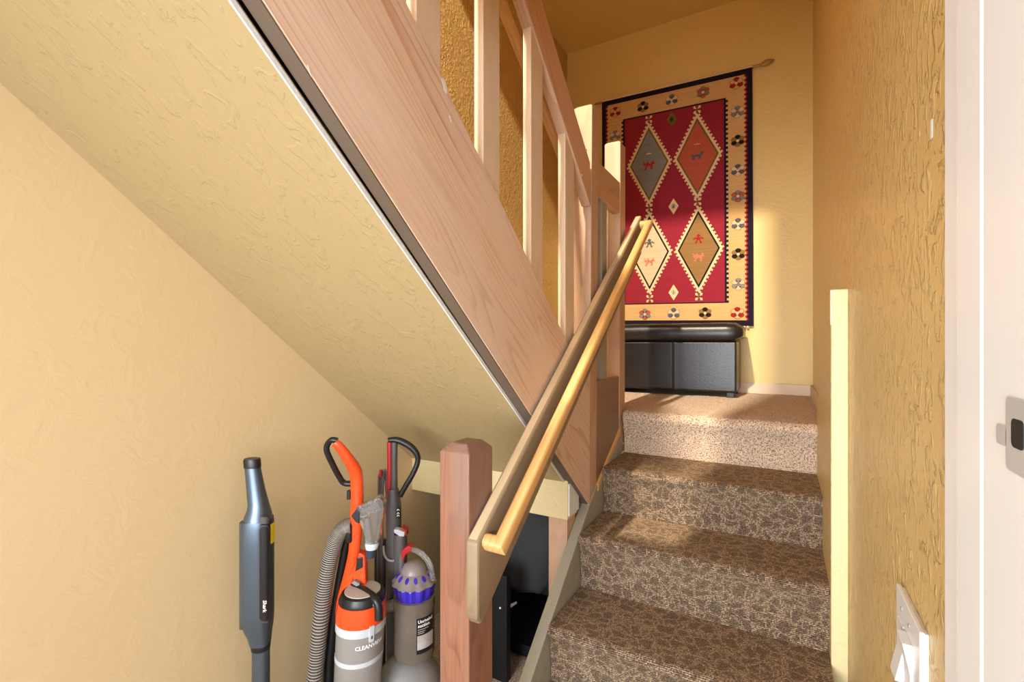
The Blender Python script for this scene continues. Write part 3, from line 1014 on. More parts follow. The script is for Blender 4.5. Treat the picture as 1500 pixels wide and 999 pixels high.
meds = [(0.345, 0.312, 'cream', 'olive', 'grey', [(ANIMAL, 0.006, 'crimson', 0.085), (HILL, -0.045, 'cream', 0.05)]),
        (0.667, 0.312, 'cream', 'olive', 'salmon', [(HORSE, -0.002, 'slate', 0.08), (HILL, -0.05, 'tan', 0.05)]),
        (0.346, 0.690, 'cream', 'black', 'ivory', [(MAN, -0.04, 'slate', 0.07), (ANIMAL, 0.04, 'pink', 0.075)]),
        (0.672, 0.690, 'cream', 'black', 'brown', [(MAN, -0.042, 'crimson', 0.07), (ANIMAL, 0.032, 'pink', 0.075)])]
for cu, cv, c1_, c2_, c3_, sp in meds:
    med = poly('medallion', saw_diamond(cu, cv, 0.150, 0.176, 12, 0.012), 5, RM[c1_], rug)
    poly('outline', diamond(cu, cv, 0.134, 0.157), 6, RM[c2_], med)
    poly('medallion_field', diamond(cu, cv, 0.122, 0.143), 7, RM[c3_], med)
    for rows, dv_, col, w in sp:
        pp = sprite(rows, cu, cv + dv_, w)
        multi('figure', pp, 8, [RM[col]], med, [0] * len(pp))
for cu, cv in ((0.345, 0.122), (0.667, 0.122), (0.345, 0.498), (0.668, 0.496), (0.346, 0.886), (0.673, 0.882)):
    pp, ii = [], []
    for sx in (-1, 1):
        for sy in (-1, 1):
            pp.append([(cu + sx * x, cv + sy * y) for x, y in ((0.004, 0.003), (0.022, 0.006), (0.024, 0.014), (0.012, 0.016))])
            ii.append(0)
    pp.append(rect(cu - 0.003, cu + 0.003, cv - 0.016, cv + 0.016)); ii.append(1)
    multi('cross_motif', pp, 5.2, [RM['cream'], RM['olive']], rug, ii)
for cu, cv, oc, ic in ((0.502, 0.141, 'olive', 'black'), (0.511, 0.504, 'cream', 'slate'), (0.509, 0.862, 'cream', 'grey')):
    mm_ = poly('small_diamond', diamond(cu, cv, 0.034, 0.033), 5, RM[oc], rug)
    pp = sprite(TREE, cu, cv, 0.04)
    multi('figure', pp, 6, [RM[ic]], mm_, [0] * len(pp))

PAL = [('crimson', 'tan', 'cream'), ('black', 'brown', 'cream'), ('slate', 'ivory', 'ivory'), ('grey', 'salmon', 'cream'), ('grey', 'ivory', 'brown')]


def flower(cu, cv, pal):
    pp, ii = [], []
    for k in range(6):
        an = math.radians(90 + 60 * k)
        cx, cy = 0.026 * math.cos(an) * 1.0, 0.026 * math.sin(an)
        for rr, mi in ((0.0205, 3), (0.0175, k % 2)):
            pp.append([(cu + (cx + rr * math.cos(math.radians(a)) * 1.05) / RW, cv - (cy + rr * math.sin(math.radians(a)) * 0.85) / RH) for a in range(0, 360, 45)])
            ii.append(mi)
    pp.append([(cu + 0.010 * math.cos(math.radians(a)) / RW, cv - 0.010 * math.sin(math.radians(a)) / RH) for a in range(0, 360, 45)])
    ii.append(2)
    # thin raised order so that fills sit over their outlines
    vs, fs, fm = [], [], []
    for uvs, mi in zip(pp, ii):
        b = len(vs); n = len(uvs)
        kk = 3 if mi == 3 else 3.6
        vs += [rp_(u, v, kk) for u, v in uvs]
        fs.append(tuple(range(b, b + n))); fm.append(mi)
    add('flower', vs, fs, [RM[pal[0]], RM[pal[1]], RM[pal[2]], RM['brown' if pal[0] != 'crimson' else 'crimson']], rug, fm=fm, fix=False)


spots = [(0.102, 0.059, 0), (0.304, 0.062, 1), (0.502, 0.060, 2), (0.705, 0.056, 3), (0.908, 0.050, 0)]
spots += [(0.914, v, p) for v, p in ((0.163, 4), (0.276, 1), (0.391, 2), (0.493, 3), (0.602, 2), (0.720, 1), (0.837, 4))]
spots += [(0.100, v, p) for v, p in ((0.163, 4), (0.276, 1), (0.391, 2), (0.493, 3), (0.602, 2), (0.720, 1), (0.837, 4))]
spots += [(0.100, 0.950, 0), (0.311, 0.952, 3), (0.508, 0.950, 2), (0.711, 0.949, 1), (0.907, 0.950, 0)]
for cu, cv, p_ in spots:
    flower(cu, cv, PAL[p_])
multi('fringe', [rect(0.02 + 0.02 * i, 0.034 + 0.02 * i, 1.0, 1.008) for i in range(48)], 0, [RM['cream']], rug, [0] * 48)

rod = thing('rug_rod', 'thin gold rod with leaf shaped finial holding the top of the rug', 'rod', (-0.7, YF - 0.02, 1.89))
ra, rb2 = TL + Vector((-0.035, 0.008, 0.004)), TL + EU + Vector((0.05, 0.008, 0.004))
tube('pole', [ra, rb2], 0.009, M['gold'], rod, n=10)
add('hem', *tube_vf([TL + Vector((0.0, -0.001, 0.006)), TL + EU + Vector((0, -0.001, 0.006))], 0.007, 8), RM['cream'], rug)
fin = []
for k in range(9):
    t = k / 8
    fin.append((rb2 + Vector((0.085 * t, 0, 0.012 * t)), 0.006 + 0.016 * math.sin(math.pi * min(1, t * 1.1)) ** 0.8 if t < 0.9 else 0.004))
tube('finial', [p for p, r in fin], [r for p, r in fin], M['gold'], rod, n=8, ell=0.7)
tube('finial', [ra, ra + Vector((-0.03, 0, 0))], [0.010, 0.004], M['gold'], rod, n=8)

# ---------------------------------------------------------------- ottoman
ott = thing('storage_ottoman', 'long black leather storage ottoman on the landing under the rug', 'ottoman', (-0.82, 3.46, ZL))
ox0, ox1, oy0, oy1 = -1.40, -0.246, 3.30, 3.632
body = box('body', (ox0, ox1, oy0, oy1, -0.328, 0.000), M['leather'], ott, bevel=0.016)
body.modifiers['bevel'].segments = 4
for k in range(3):
    w = (ox1 - ox0) / 3
    p = box('front_panel', (ox0 + k * w + 0.003, ox0 + (k + 1) * w - 0.003, oy0 - 0.008, oy0 + 0.02, -0.322, -0.006), M['leather'], ott, bevel=0.008)
    p.modifiers['bevel'].segments = 3
for k in (1, 2):
    x = ox0 + k * (ox1 - ox0) / 3
    add('seam', *tube_vf([(x, oy0 - 0.006, -0.32), (x, oy0 - 0.006, -0.008)], 0.0035, 8), M['leather_seam'], ott)
# padded lid with a rolled front
lv, lf = [], []
prof = [(oy0 - 0.012, 0.004), (oy0 - 0.028, 0.010), (oy0 - 0.036, 0.028), (oy0 - 0.038, 0.055), (oy0 - 0.035, 0.082), (oy0 - 0.024, 0.102), (oy0 + 0.004, 0.113), (oy0 + 0.06, 0.118), (oy0 + 0.17, 0.122), (oy1 - 0.04, 0.116), (oy1 - 0.004, 0.10), (oy1 + 0.002, 0.06), (oy1, 0.004)]
nx = 26
for i in range(nx + 1):
    t = i / nx
    x = ox0 - 0.03 + (ox1 - ox0 + 0.062) * t
    e = min(t, 1 - t) * (ox1 - ox0)
    s_ = 1 - 0.45 * math.exp(-e / 0.014)
    cyy, czz = (oy0 + oy1) / 2, 0.055
    for (y, z) in prof:
        wz = 0.003 * noise.noise(Vector((x * 9, y * 9, 0)))
        lv.append((x, cyy + (y - cyy) * (1 - 0.10 * math.exp(-e / 0.02)), czz + (z - czz) * s_ + wz))
n_ = len(prof)
for i in range(nx):
    for j in range(n_):
        lf.append((i * n_ + j, i * n_ + (j + 1) % n_, (i + 1) * n_ + (j + 1) % n_, (i + 1) * n_ + j))
lf += [tuple(range(n_)), tuple(range((nx + 1) * n_ - 1, nx * n_ - 1, -1))]
add('lid', lv, lf, M['leather'], ott, smooth=True)
for x in (ox0 + 0.02, ox1 - 0.06):
    for y in (oy0 + 0.01, oy1 - 0.05):
        box('foot', (x, x + 0.045, y, y + 0.04, ZL, -0.326), M['black'], ott, bevel=0.003)

# ---------------------------------------------------------------- light switch
sw = thing('light_switch', 'white two-rocker light switch plate on the ochre wall', 'switch', (XR, 0.94, -0.575))
XFACE = 0.167
def wp(px, py): return onX(px, py, XFACE)
y0s, y1s, zts = wp(1347, 900).y, wp(1313, 852).y, -0.405
pl_ = box('plate', (XFACE, 0.1735, y0s, y1s, -0.575, zts), M['switch_white'], sw, bevel=0.0015)
box('back_box', (0.1735, XR, y0s + 0.003, y1s - 0.003, -0.572, zts - 0.003), M['switch_white'], sw, bevel=0.001)


def rocker(ya_, yb_, ztop, zbot, tip):
    zm = (ztop + zbot) / 2
    if tip == 'out_bottom':
        pr = [(XFACE, ztop), (XFACE - 0.002, ztop), (XFACE - 0.003, zm), (XFACE - 0.012, zbot), (XFACE, zbot)]
    else:
        pr = [(XFACE, ztop), (XFACE - 0.012, ztop), (XFACE - 0.003, zm), (XFACE - 0.002, zbot), (XFACE, zbot)]
    n = len(pr)
    vs = [(x, ya_, z) for x, z in pr] + [(x, yb_, z) for x, z in pr]
    f = [tuple(range(n)), tuple(range(2 * n - 1, n - 1, -1))] + [(i, (i + 1) % n, n + (i + 1) % n, n + i) for i in range(n)]
    add('rocker', vs, f, M['switch_white'], sw, bevel=0.001)


rocker(0.952, 0.990, -0.447, -0.535, 'out_bottom')
rocker(0.898, 0.940, -0.447, -0.535, 'out_top')
for y in (0.971, 0.919):
    for z in (-0.428, -0.553):
        add('screw', *tube_vf([(XFACE, y, z), (XFACE - 0.0015, y, z)], 0.003, 10), M['metal'], sw)

# ---------------------------------------------------------------- cordless stick vacuum leaning on the left wall
D1 = 1.50
U1 = D1 / FPX                                # metres per photo pixel at that depth
sv = thing('stick_vacuum', 'slim slate blue cordless stick vacuum leaning on the left yellow wall', 'vacuum', at(383, 1150, D1) * 1.0)
sv.location.z = 0


def L_(l, d=D1, hdk=0.8, hdmin=0):
    return [(at((a + b) / 2, y, d), (b - a) / 2 * d / FPX, max(hdmin, (b - a) / 2 * d / FPX * hdk)) for a, b, y in l]


def LV(l): return [(at((a + b) / 2, y, D1), (b - a) / 2 * U1, h) for a, b, y, h in l]
loft('grip', LV([(359.5, 380.5, 685, .020), (361, 383.5, 700, .021), (363, 387.5, 720, .024), (365, 392, 738, .028), (364, 394, 746, .032), (361.5, 395.5, 753, .037), (359.5, 396.7, 760, .041)]), M['slate'], sv, pw=2.4)
loft('end_cap', L_([(358.5, 380, 672), (357.5, 381, 675), (358.5, 381.5, 685)]), M['black'], sv, pw=2.4)
loft('body', LV([(359.5, 396.7, 760, .041), (357.8, 397, 770, .044), (357.5, 397, 800, .045), (357.5, 397, 890, .045), (358, 397, 905, .043), (361, 396.5, 918, .038), (366, 395, 930, .032), (369, 394.5, 942, .028)]), M['slate'], sv, pw=3.2, n=40)
loft('collar', L_([(369.3, 394.8, 941), (369, 395, 944), (369.5, 394.5, 950)], hdk=1.0), M['black'], sv, pw=2.2)
loft('tube', L_([(370.5, 394, 949), (370.5, 394, 1000), (372, 394, 1130)], hdk=1.0), M['slate'], sv, pw=2.2)
df = D1 - 0.0455 * 0.95
loft('side_shell', [(at(360.0, y, D1 - 0.004), 0.0085, 0.030) for y in (762, 768, 800, 860, 900, 915)], M['slate_dark'], sv, pw=2.6)
box_t = [at(358, y, D1) for y in (786, 806)]
loft('trigger', [(at(357, y, D1 - 0.005), 0.006, 0.012) for y in (784, 788, 802, 806)], M['black'], sv)


def front_panel(name, a, b, y0, y1, r, mat, parent, d0, d1):
    out = []
    for (cx, cy, a0) in ((b - r, y1 - r, 0), (a + r, y1 - r, 90), (a + r, y0 + r, 180), (b - r, y0 + r, 270)):
        for k in range(6):
            an = math.radians(a0 + 18 * k)
            out.append((cx + r * math.cos(an), cy + r * math.sin(an)))
    return slab(name, out, d0, d1, mat, parent, bevel=0.001)


def bodyd(px, off):
    t = min(0.98, abs(px - 377.2) / 19.8)
    return D1 - 0.045 * (1 - t ** 3.2) ** (1 / 3.2) - off


def curved(name, a, b, y0, y1, r, off, mat, nn=12):
    vs, fs = [], []
    for i in range(nn + 1):
        px = a + (b - a) * i / nn
        e = min(px - a, b - px)
        k = r - math.sqrt(max(0, r * r - (r - min(e, r)) ** 2))
        for (yy, oo) in ((y0 + k, off), (y1 - k, off), (y1 - k, -0.004), (y0 + k, -0.004)):
            vs.append(at(px, yy, bodyd(px, oo)))
    for i in range(nn):
        for q in range(4):
            fs.append((i * 4 + q, i * 4 + (q + 1) % 4, i * 4 + 4 + (q + 1) % 4, i * 4 + 4 + q))
    fs += [(0, 1, 2, 3), (nn * 4 + 3, nn * 4 + 2, nn * 4 + 1, nn * 4)]
    return smooth_angle(add(name, vs, fs, mat, sv), 30)


curved('display_rim', 379.0, 395.2, 770, 913, 6.5, 0.0008, M['gunmetal'])
dpan = curved('display_panel', 380.0, 394.4, 772, 911, 6, 0.0016, M['black'])
curved('release_button', 379.5, 394.5, 758, 768, 4, 0.0015, M['slate_dark'])
slab('yellow_tab', [(396.0, 769), (398.2, 769), (398.2, 797), (396.0, 797)], D1 - 0.016, D1 + 0.004, M['yellow'], sv, bevel=0.0005)
text('lettering', 'Shark', 0.0165, lambda x, y: at(385.2 + y / U1, 880 + x / U1, bodyd(385.2 + y / U1, 0.0022)), M['print'], dpan, bold=0.0003)
zf = FL
fc = at(383, 1160, D1)
hb = Vector((fc.x, fc.y, zf))
loft('floor_head', [(hb + Vector((0, 0, 0.0)), 0.09, 0.05), (hb + Vector((0, 0, 0.03)), 0.09, 0.05), (hb + Vector((0, 0, 0.05)), 0.075, 0.035), (hb + Vector((0, 0, 0.09)), 0.03, 0.03)], M['slate_dark'], sv, pw=5)

# ---------------------------------------------------------------- orange upright vacuum
D2 = 1.58
bv = thing('upright_vacuum', 'orange upright vacuum with frosted dust cup and ribbed grey hose', 'vacuum', at(527, 1130, D2))
bv.location.z = 0
g2 = D2 / FPX


def q2(px, py, dd=0.0): return at(px, py, D2 + 0.03 + dd)


sp_pts = [q2(490, 649, -.05), q2(497, 655, -.045), q2(509, 671, -.03), q2(519, 687, -.01), q2(522.5, 702), q2(523, 740), q2(521, 785), q2(518, 812), q2(510, 845, .01), q2(500, 880, .02), q2(494, 915, .03)]
cp = curve_pts(sp_pts, 6)
rads = []
for i in range(len(cp)):
    t = i / (len(cp) - 1)
    rads.append((0.0135 + 0.008 * min(1, t / 0.3)) * (1 if t < 0.55 else 1 - 0.35 * (t - 0.55) / 0.45))
v, f = tube_vf(cp, rads, 16, 0.8, up=RV)
smooth_angle(add('spine', v, f, M['orange'], bv), 40)
slab('spine_fork', [(515, 806), (534, 814), (536, 862), (520, 864), (517, 850), (505, 880), (499, 905), (492, 900), (504, 858)], D2 + 0.025, D2 + 0.06, M['orange'], bv, bevel=0.005)
slab('fork_gap', [(523, 818), (531, 817), (531, 832), (520, 838)], D2 + 0.022, D2 + 0.05, M['black'], bv, bevel=0.002)
gp = curve_pts([q2(494, 646, -.05), q2(486, 645, -.05), q2(479.5, 652, -.04), q2(479, 662, -.035), q2(487, 680, -.02), q2(497, 699, 0), q2(504, 708, .01), q2(515, 709, .01)], 5)
v, f = tube_vf(gp, 0.0098, 12, 1.0)
smooth_angle(add('grip', v, f, M['black'], bv), 40)
loft('cord_hook', [(q2(512, y, 0.0), 0.008, 0.01) for y in (719, 722, 728, 731)], M['black'], bv)
# ribbed hose
hp = curve_pts([q2(516, 771, .0), q2(507, 772, .0), q2(499, 779, -.005), q2(492, 792, -.01), q2(484, 818, -.01), q2(477, 852, -.01), q2(472, 890, -.01), q2(467, 935, -.01), q2(463, 975, -.01), q2(459, 1020, -.01), q2(457, 1060, -.01)], 26)
nr, hs = 100, len(hp) - 1
P_, rr_, fmh = [], [], []
for i in range(nr):
    for (fr_, r) in ((0.0, 0.0262), (0.55, 0.0262), (0.62, 0.0222), (0.93, 0.0222)):
        t = (i + fr_) / nr * hs
        k0 = int(t)
        P_.append(hp[k0].lerp(hp[min(k0 + 1, hs)], t - k0)); rr_.append(r)
v, f = tube_vf(P_, rr_, 16)
for k in range(len(P_) - 1):
    fmh += [0 if k % 4 == 0 else 1] * 16
fmh += [0, 0]
ho = add('hose', v, f, [M['hose'], M['hose_groove']], bv, smooth=False, fm=fmh)
tube('back_frame', [q2(513, 768, .01), q2(506, 800, .02), q2(497, 850, .03), q2(488, 910, .03), q2(482, 970, .03), q2(478, 1090, .03)], [0.012, 0.013, 0.014, 0.017, 0.018, 0.018], M['black'], bv, n=12)
loft('hose_collar', [(q2(513, 765, 0), 0.010, 0.018), (q2(513, 768, 0), 0.014, 0.022), (q2(513, 790, 0), 0.014, 0.022), (q2(513, 793, 0), 0.010, 0.018)], M['black'], bv)
# dust cup: round parts share one axis
ax = at(529.5, 905, D2)
cxx, cyy = ax.x, ax.y
LN = tuple((RV * 0.055))[:2]
lz = dict(lean=LN, zref=-0.90)
RC = 0.0790
lathe('dust_cup', [(RC - 0.012, -0.925), (RC - 0.003, -0.927), (RC - 0.002, -0.96), (RC - 0.004, -1.16), (RC - 0.012, -1.175)], cxx, cyy, M['cup'], bv, 40, **lz)
lathe('rim_band', [(RC - 0.004, -0.902), (RC + 0.001, -0.905), (RC + 0.001, -0.938), (RC - 0.006, -0.941)], cxx, cyy, M['lightgrey'], bv, 40, **lz)
lathe('orange_band', [(RC - 0.010, -0.848), (RC - 0.003, -0.852), (RC + 0.0018, -0.885), (RC + 0.0018, -0.911), (RC - 0.004, -0.914)], cxx, cyy, M['orange'], bv, 40, **lz)
lathe('lid', [(RC - 0.022, -0.822), (RC - 0.012, -0.826), (RC - 0.005, -0.842), (RC - 0.004, -0.862), (RC - 0.008, -0.868)], cxx, cyy, M['black'], bv, 40, **lz)
lathe('lid_disc', [(RC - 0.034, -0.818), (RC - 0.022, -0.8195), (RC - 0.021, -0.826)], cxx, cyy, M['lid_grey'], bv, 36, **lz)
lathe('cup_ring', [(RC - 0.006, -1.018), (RC - 0.0015, -1.020), (RC - 0.0015, -1.034), (RC - 0.006, -1.036)], cxx, cyy, M['lightgrey'], bv, 40, **lz)
hpts = curve_pts([at(515, 884, D2 + 0.03), at(515, 866, D2 + 0.03), at(520, 860, D2 + 0.025), at(533, 866, D2 - 0.0), at(548, 877, D2 - 0.04), at(554, 888, D2 - 0.05), at(555, 908, D2 - 0.055)], 5)
v, f = tube_vf(hpts, 0.0135, 12, 1.0)
hh_ = smooth_angle(add('lid_handle', v, f, M['black'], bv), 40)
hin = [p + Vector((0, 0, -0.010)) + FV * -0.004 for p in hpts]
v, f = tube_vf(hin[2:-4], 0.0085, 10)
smooth_angle(add('handle_lining', v, f, M['lightgrey'], hh_), 40)
slab('handle_button', [(514, 855), (519, 851.5), (527, 856), (525, 862)], D2 + 0.008, D2 + 0.03, M['midgrey'], hh_, bevel=0.002)
# latch on the rim
af = math.atan2(-FV.y, -FV.x)               # the side of the cup that faces the camera


def cyl(ang, z, r):
    a_ = af + ang
    return Vector((cxx + LN[0] * (z + 0.90) + r * math.cos(a_), cyy + LN[1] * (z + 0.90) + r * math.sin(a_), z))


def patch(name, a0, a1, z0, z1, r0, r1, fn, mat, parent, n=8):
    vs, fs = [], []
    for i in range(n + 1):
        a_ = a0 + (a1 - a0) * i / n
        for (r, z) in ((r0, z0), (r1, z0), (r1, z1), (r0, z1)):
            vs.append(fn(a_, z, r))
    for i in range(n):
        for j in range(4):
            fs.append((i * 4 + j, i * 4 + (j + 1) % 4, i * 4 + 4 + (j + 1) % 4, i * 4 + 4 + j))
    fs += [(0, 1, 2, 3), (n * 4 + 3, n * 4 + 2, n * 4 + 1, n * 4)]
    return add(name, vs, fs, mat, parent)


patch('latch', 0.62, 0.80, -0.955, -0.905, RC - 0.002, RC + 0.006, cyl, M['lightgrey'], bv, 4)
patch('latch_button', 0.68, 0.74, -0.945, -0.935, RC + 0.004, RC + 0.0068, cyl, M['gunmetal'], bv, 3)
text('lettering', 'CLEANVIEW', 0.0175, lambda x, y: cyl(0.10 + x / RC, -0.975 + y, RC - 0.0003), M['print'], bv, bold=0.0005)
# body and floor head below the cup
base = at(524, 1130, D2)
lathe('motor_housing', [(0.06, -1.17), (0.078, -1.18), (0.082, -1.26), (0.07, -1.33)], cxx + LN[0] * -0.3, cyy + LN[1] * -0.3, M['black'], bv, 28)
hb = Vector((base.x, base.y, FL)) - FV * 0.04 - RV * 0.05
loft('floor_head', [(hb, 0.105, 0.11), (hb + Vector((0, 0, 0.05)), 0.105, 0.11), (hb + Vector((0, 0, 0.085)), 0.12, 0.09), (hb + Vector((0, 0, 0.10)), 0.08, 0.05)], M['black'], bv, pw=5)

# clear turbo brush tool clipped to the orange vacuum
D3 = 1.545
tb = thing('turbo_brush', 'clear plastic turbo brush tool clipped on the orange vacuum handle', 'brush tool', at(545, 812, D3))
secs = [(at(541, 734, D3), 0.034, 0.020)]
shell = slab('brush_hood', [(520, 746), (553, 729), (560, 733), (562, 740), (561, 758), (557, 772), (555, 790), (552, 797), (538, 797), (533, 785), (527, 768)], D3 - 0.018, D3 + 0.022, M['clear_dusty'], tb, bevel=0.004)
brush = tube('brush_roll', [at(527, 751, D3 + 0.002), at(557, 738, D3 + 0.002)], 0.0145, M['midgrey'], tb, n=14)
random.seed(11)
bvs, bfs = [], []
a_, b_ = at(527, 751, D3 + 0.002), at(557, 738, D3 + 0.002)
for k in range(130):
    t = random.random(); an = random.uniform(0, 6.283)
    c_ = a_.lerp(b_, t)
    dr = (FV * math.cos(an) + Vector((0, 0, 1)) * math.sin(an))
    w_ = RV * 0.0012
    i0 = len(bvs)
    bvs += [c_ - w_ + dr * 0.013, c_ + w_ + dr * 0.013, c_ + dr * 0.0195 + w_ * 2, c_ + dr * 0.0195 - w_ * 2]
    bfs.append((i0, i0 + 1, i0 + 2, i0 + 3))
bo = add('bristles', bvs, bfs, M['lightgrey'], brush, fix=False)
bo['kind'] = 'stuff'
slab('side_cap', [(514, 757), (522, 746), (527, 752), (526, 768), (521, 766)], D3 - 0.02, D3 + 0.024, M['black'], tb, bevel=0.003)
loft('inner_duct', [(at(539, 758, D3), 0.008, 0.010), (at(539, 770, D3), 0.013, 0.012), (at(541, 785, D3), 0.012, 0.012), (at(543, 796, D3), 0.016, 0.014)], M['midgrey'], tb)
loft('cuff', [(at(545, 795, D3), 0.021, 0.018), (at(545, 798, D3), 0.0225, 0.020), (at(544.5, 804, D3), 0.019, 0.018)], M['lightgrey'], tb, pw=2)
loft('neck', [(at(544, 802, D3), 0.0155, 0.0155), (at(543, 814, D3), 0.015, 0.015), (at(543, 817, D3), 0.012, 0.012)], M['navy'], tb, pw=2)

# ---------------------------------------------------------------- grey upright vacuum with violet cyclone
D4 = 1.72
dv4 = thing('cyclone_vacuum', 'dark grey upright vacuum with violet cyclone and dusty clear bin behind the newel', 'vacuum', at(600, 1080, D4))
dv4.location.z = 0


def q4(px, py, dd=0.0): return at(px, py, D4 + 0.05 + dd)


def L4(l, dd=0.0, k=1.0): return [(q4((a + b) / 2, y, dd), (b - a) / 2 * (D4 + 0.05 + dd) / FPX, (b - a) / 2 * (D4 + 0.05 + dd) / FPX * k) for a, b, y in l]


loft('wand', L4([(573, 582.5, 648), (573, 582, 680), (572.5, 582.5, 722)]), M['gunmetal'], dv4, pw=2.4)
loft('red_strip', L4([(567, 574, 648), (567.5, 574, 690), (566.5, 573, 728)], -0.003, 1.0), M['red'], dv4, pw=3)
lp = curve_pts([q4(569, 645.5), q4(580, 645), q4(592, 649), q4(604, 657), q4(611.5, 668), q4(611, 680), q4(604, 696), q4(595, 711), q4(586, 727)], 5)
v, f = tube_vf(lp, [0.0100 + 0.003 * math.sin(math.pi * min(1, i / 22)) for i in range(len(lp))], 12)
smooth_angle(add('grip', v, f, M['black'], dv4), 40)
loft('neck', L4([(569, 583.5, 716), (567.5, 586, 728), (566, 587.5, 742), (566, 587.5, 776)]), M['gunmetal'], dv4, pw=2.3)
loft('upper_body', L4([(566.5, 588, 775), (567, 589, 790), (567, 592, 830), (567, 594, 880), (567, 594, 1040)], 0.004), M['gunmetal'], dv4, pw=2.5)
loft('button_pod', L4([(577.5, 594.5, 782), (577, 596, 788), (577, 596, 830), (579, 594, 850)], -0.022), M['gunmetal'], dv4, pw=2.6)
slab('pod_cap', [(576.5, 776.5), (582, 776), (593, 781), (592, 787), (585, 786.5), (577, 781)], D4 + 0.004, D4 + 0.03, M['lightgrey'], dv4, bevel=0.003)
slab('pod_button', [(588, 773), (596, 778), (596, 786), (592.5, 786), (592, 780), (587, 777)], D4 + 0.015, D4 + 0.05, M['red'], dv4, bevel=0.003)
emb = loft('emblem', [(q4(583.3, y, -0.0215), w * 0.009, 0.004) for y, w in ((744, .3), (746, .8), (752, 1), (758, .8), (760, .3))], M['black'], dv4, pw=2)
em_o = q4(581.5, 757, -0.027)
for k, (yy, ln) in enumerate(((747.5, 4), (752.5, 4.5), (756, 3))):
    tube('emblem_stroke', curve_pts([q4(581.5, yy + 1, -0.0262), q4(583, yy - 1, -0.0265), q4(585, yy + 0.6, -0.0262)], 4), 0.0012, M['print'], emb, n=6)
# cord wound on its hooks, and the stowed wand pipe
loft('cord_hook', [(q4(558, y, -0.005), 0.006, 0.010) for y in (689, 691, 696, 698)], M['red'], dv4)
for dx, w in ((-1.6, 0), (1.8, 0.006), (4.6, 0.0)):
    cpts = curve_pts([q4(566, 715 + dx * 4, w), q4(562.5 + dx, 700, w), q4(559 + dx, 694 - dx, w), q4(556.5 + dx, 704, w), q4(555.5 + dx, 760, w), q4(555 + dx, 830, w), q4(555 + dx, 900, w), q4(556 + dx, 980, w)], 5)
    tube('cord', cpts, 0.0042, M['cord'], dv4, n=8)
tube('cord_loop', curve_pts([q4(562, 800, -.01), q4(563, 812, -.02), q4(568, 820, -.03), q4(575, 822, -.034), q4(579, 820, -.034)], 5), 0.0045, M['midgrey'], dv4, n=8)
tube('pipe', [q4(553, 800, 0.02), q4(551, 1000, 0.02)], 0.011, M['black'], dv4, n=12)
tube('pipe', [q4(562, 790, 0.03), q4(561, 1000, 0.03)], 0.010, M['gunmetal'], dv4, n=12)
# bin
bx = at(607, 905, D4 - 0.03)
bxx, byy = bx.x, bx.y
RB = 0.0735
lathe('dust_bin', [(RB - 0.006, -0.895), (RB - 0.001, -0.897), (RB - 0.001, -0.93), (RB - 0.003, -0.935), (RB - 0.002, -1.085), (RB - 0.006, -1.103), (RB - 0.02, -1.112)], bxx, byy, M['bin'], dv4, 40)
cy_ = lathe('cyclone_cone', [(RB - 0.020, -0.835), (RB - 0.006, -0.845), (RB - 0.003, -0.862), (RB - 0.010, -0.895), (RB - 0.016, -0.915)], bxx, byy, M['blue'], dv4, 72,
            wob=lambda k, a: 0.05 * math.cos(a * 12) if 0 < k < 4 else 0, ang=60)
lathe('cyclone_shroud', [(0.030, -0.808), (0.045, -0.812), (0.056, -0.822), (RB - 0.004, -0.838), (RB + 0.004, -0.846), (RB + 0.001, -0.850), (RB - 0.016, -0.846)], bxx, byy, M['dome'], dv4, 72,
      wob=lambda k, a: 0.035 * math.cos(a * 12) if 2 < k < 6 else 0, ang=60)
for k in range(12):
    a_ = 2 * math.pi * (k + 0.5) / 12
    c_ = Vector((bxx + 0.0555 * math.cos(a_), byy + 0.0555 * math.sin(a_), -0.8235))
    r_ = Vector((math.cos(a_), math.sin(a_), -0.75)).normalized(); t_ = Vector((-math.sin(a_), math.cos(a_), 0)); n_v = t_.cross(r_).normalized()
    if n_v.z < 0: n_v = -n_v
    ring = [c_ + r_ * 0.011 * math.cos(w) + t_ * 0.0065 * math.sin(w) + n_v * 0.003 for w in [2 * math.pi * j / 12 for j in range(12)]]
    low = [p - n_v * 0.006 for p in ring]
    add('cyclone_port', ring + low, [tuple(range(12)), tuple(range(23, 11, -1))] + [(j, (j + 1) % 12, 12 + (j + 1) % 12, 12 + j) for j in range(12)], M['blue'], cy_)
lathe('dome_cap', [(0.006, -0.778), (0.022, -0.781), (0.036, -0.790), (0.043, -0.803), (0.045, -0.815)], bxx, byy, M['dome'], dv4, 36)
arch = curve_pts([at(588, 836, D4 - 0.0), at(589, 815, D4), at(598, 805, D4 - 0.0), at(612, 808, D4 - 0.02), at(624, 818, D4 - 0.03), at(631, 832, D4 - 0.04), at(634, 850, D4 - 0.045)], 5)
tube('carry_handle', arch, 0.0095, M['clear'], dv4, n=12)
slab('handle_latch', [(588, 808), (598, 800), (604, 803), (603, 808), (594, 813), (591, 822), (588, 820)], D4 - 0.018, D4 + 0.016, M['red'], dv4, bevel=0.003)
af4 = math.atan2(-FV.y, -FV.x)
def cyl4(ang, z, r): return Vector((bxx + r * math.cos(af4 + ang), byy + r * math.sin(af4 + ang), z))
patch('label_sticker', 0.30, 1.25, -1.065, -0.945, RB - 0.0022, RB - 0.0002, cyl4, M['sticker'], dv4, 12)
patch('label_photo', 0.33, 1.22, -1.050, -1.002, RB - 0.0004, RB + 0.0003, cyl4, M['photo'], dv4, 12)
patch('label_photo', 0.33, 0.75, -1.046, -1.024, RB + 0.0002, RB + 0.0007, cyl4, M['print_dim'], dv4, 8)
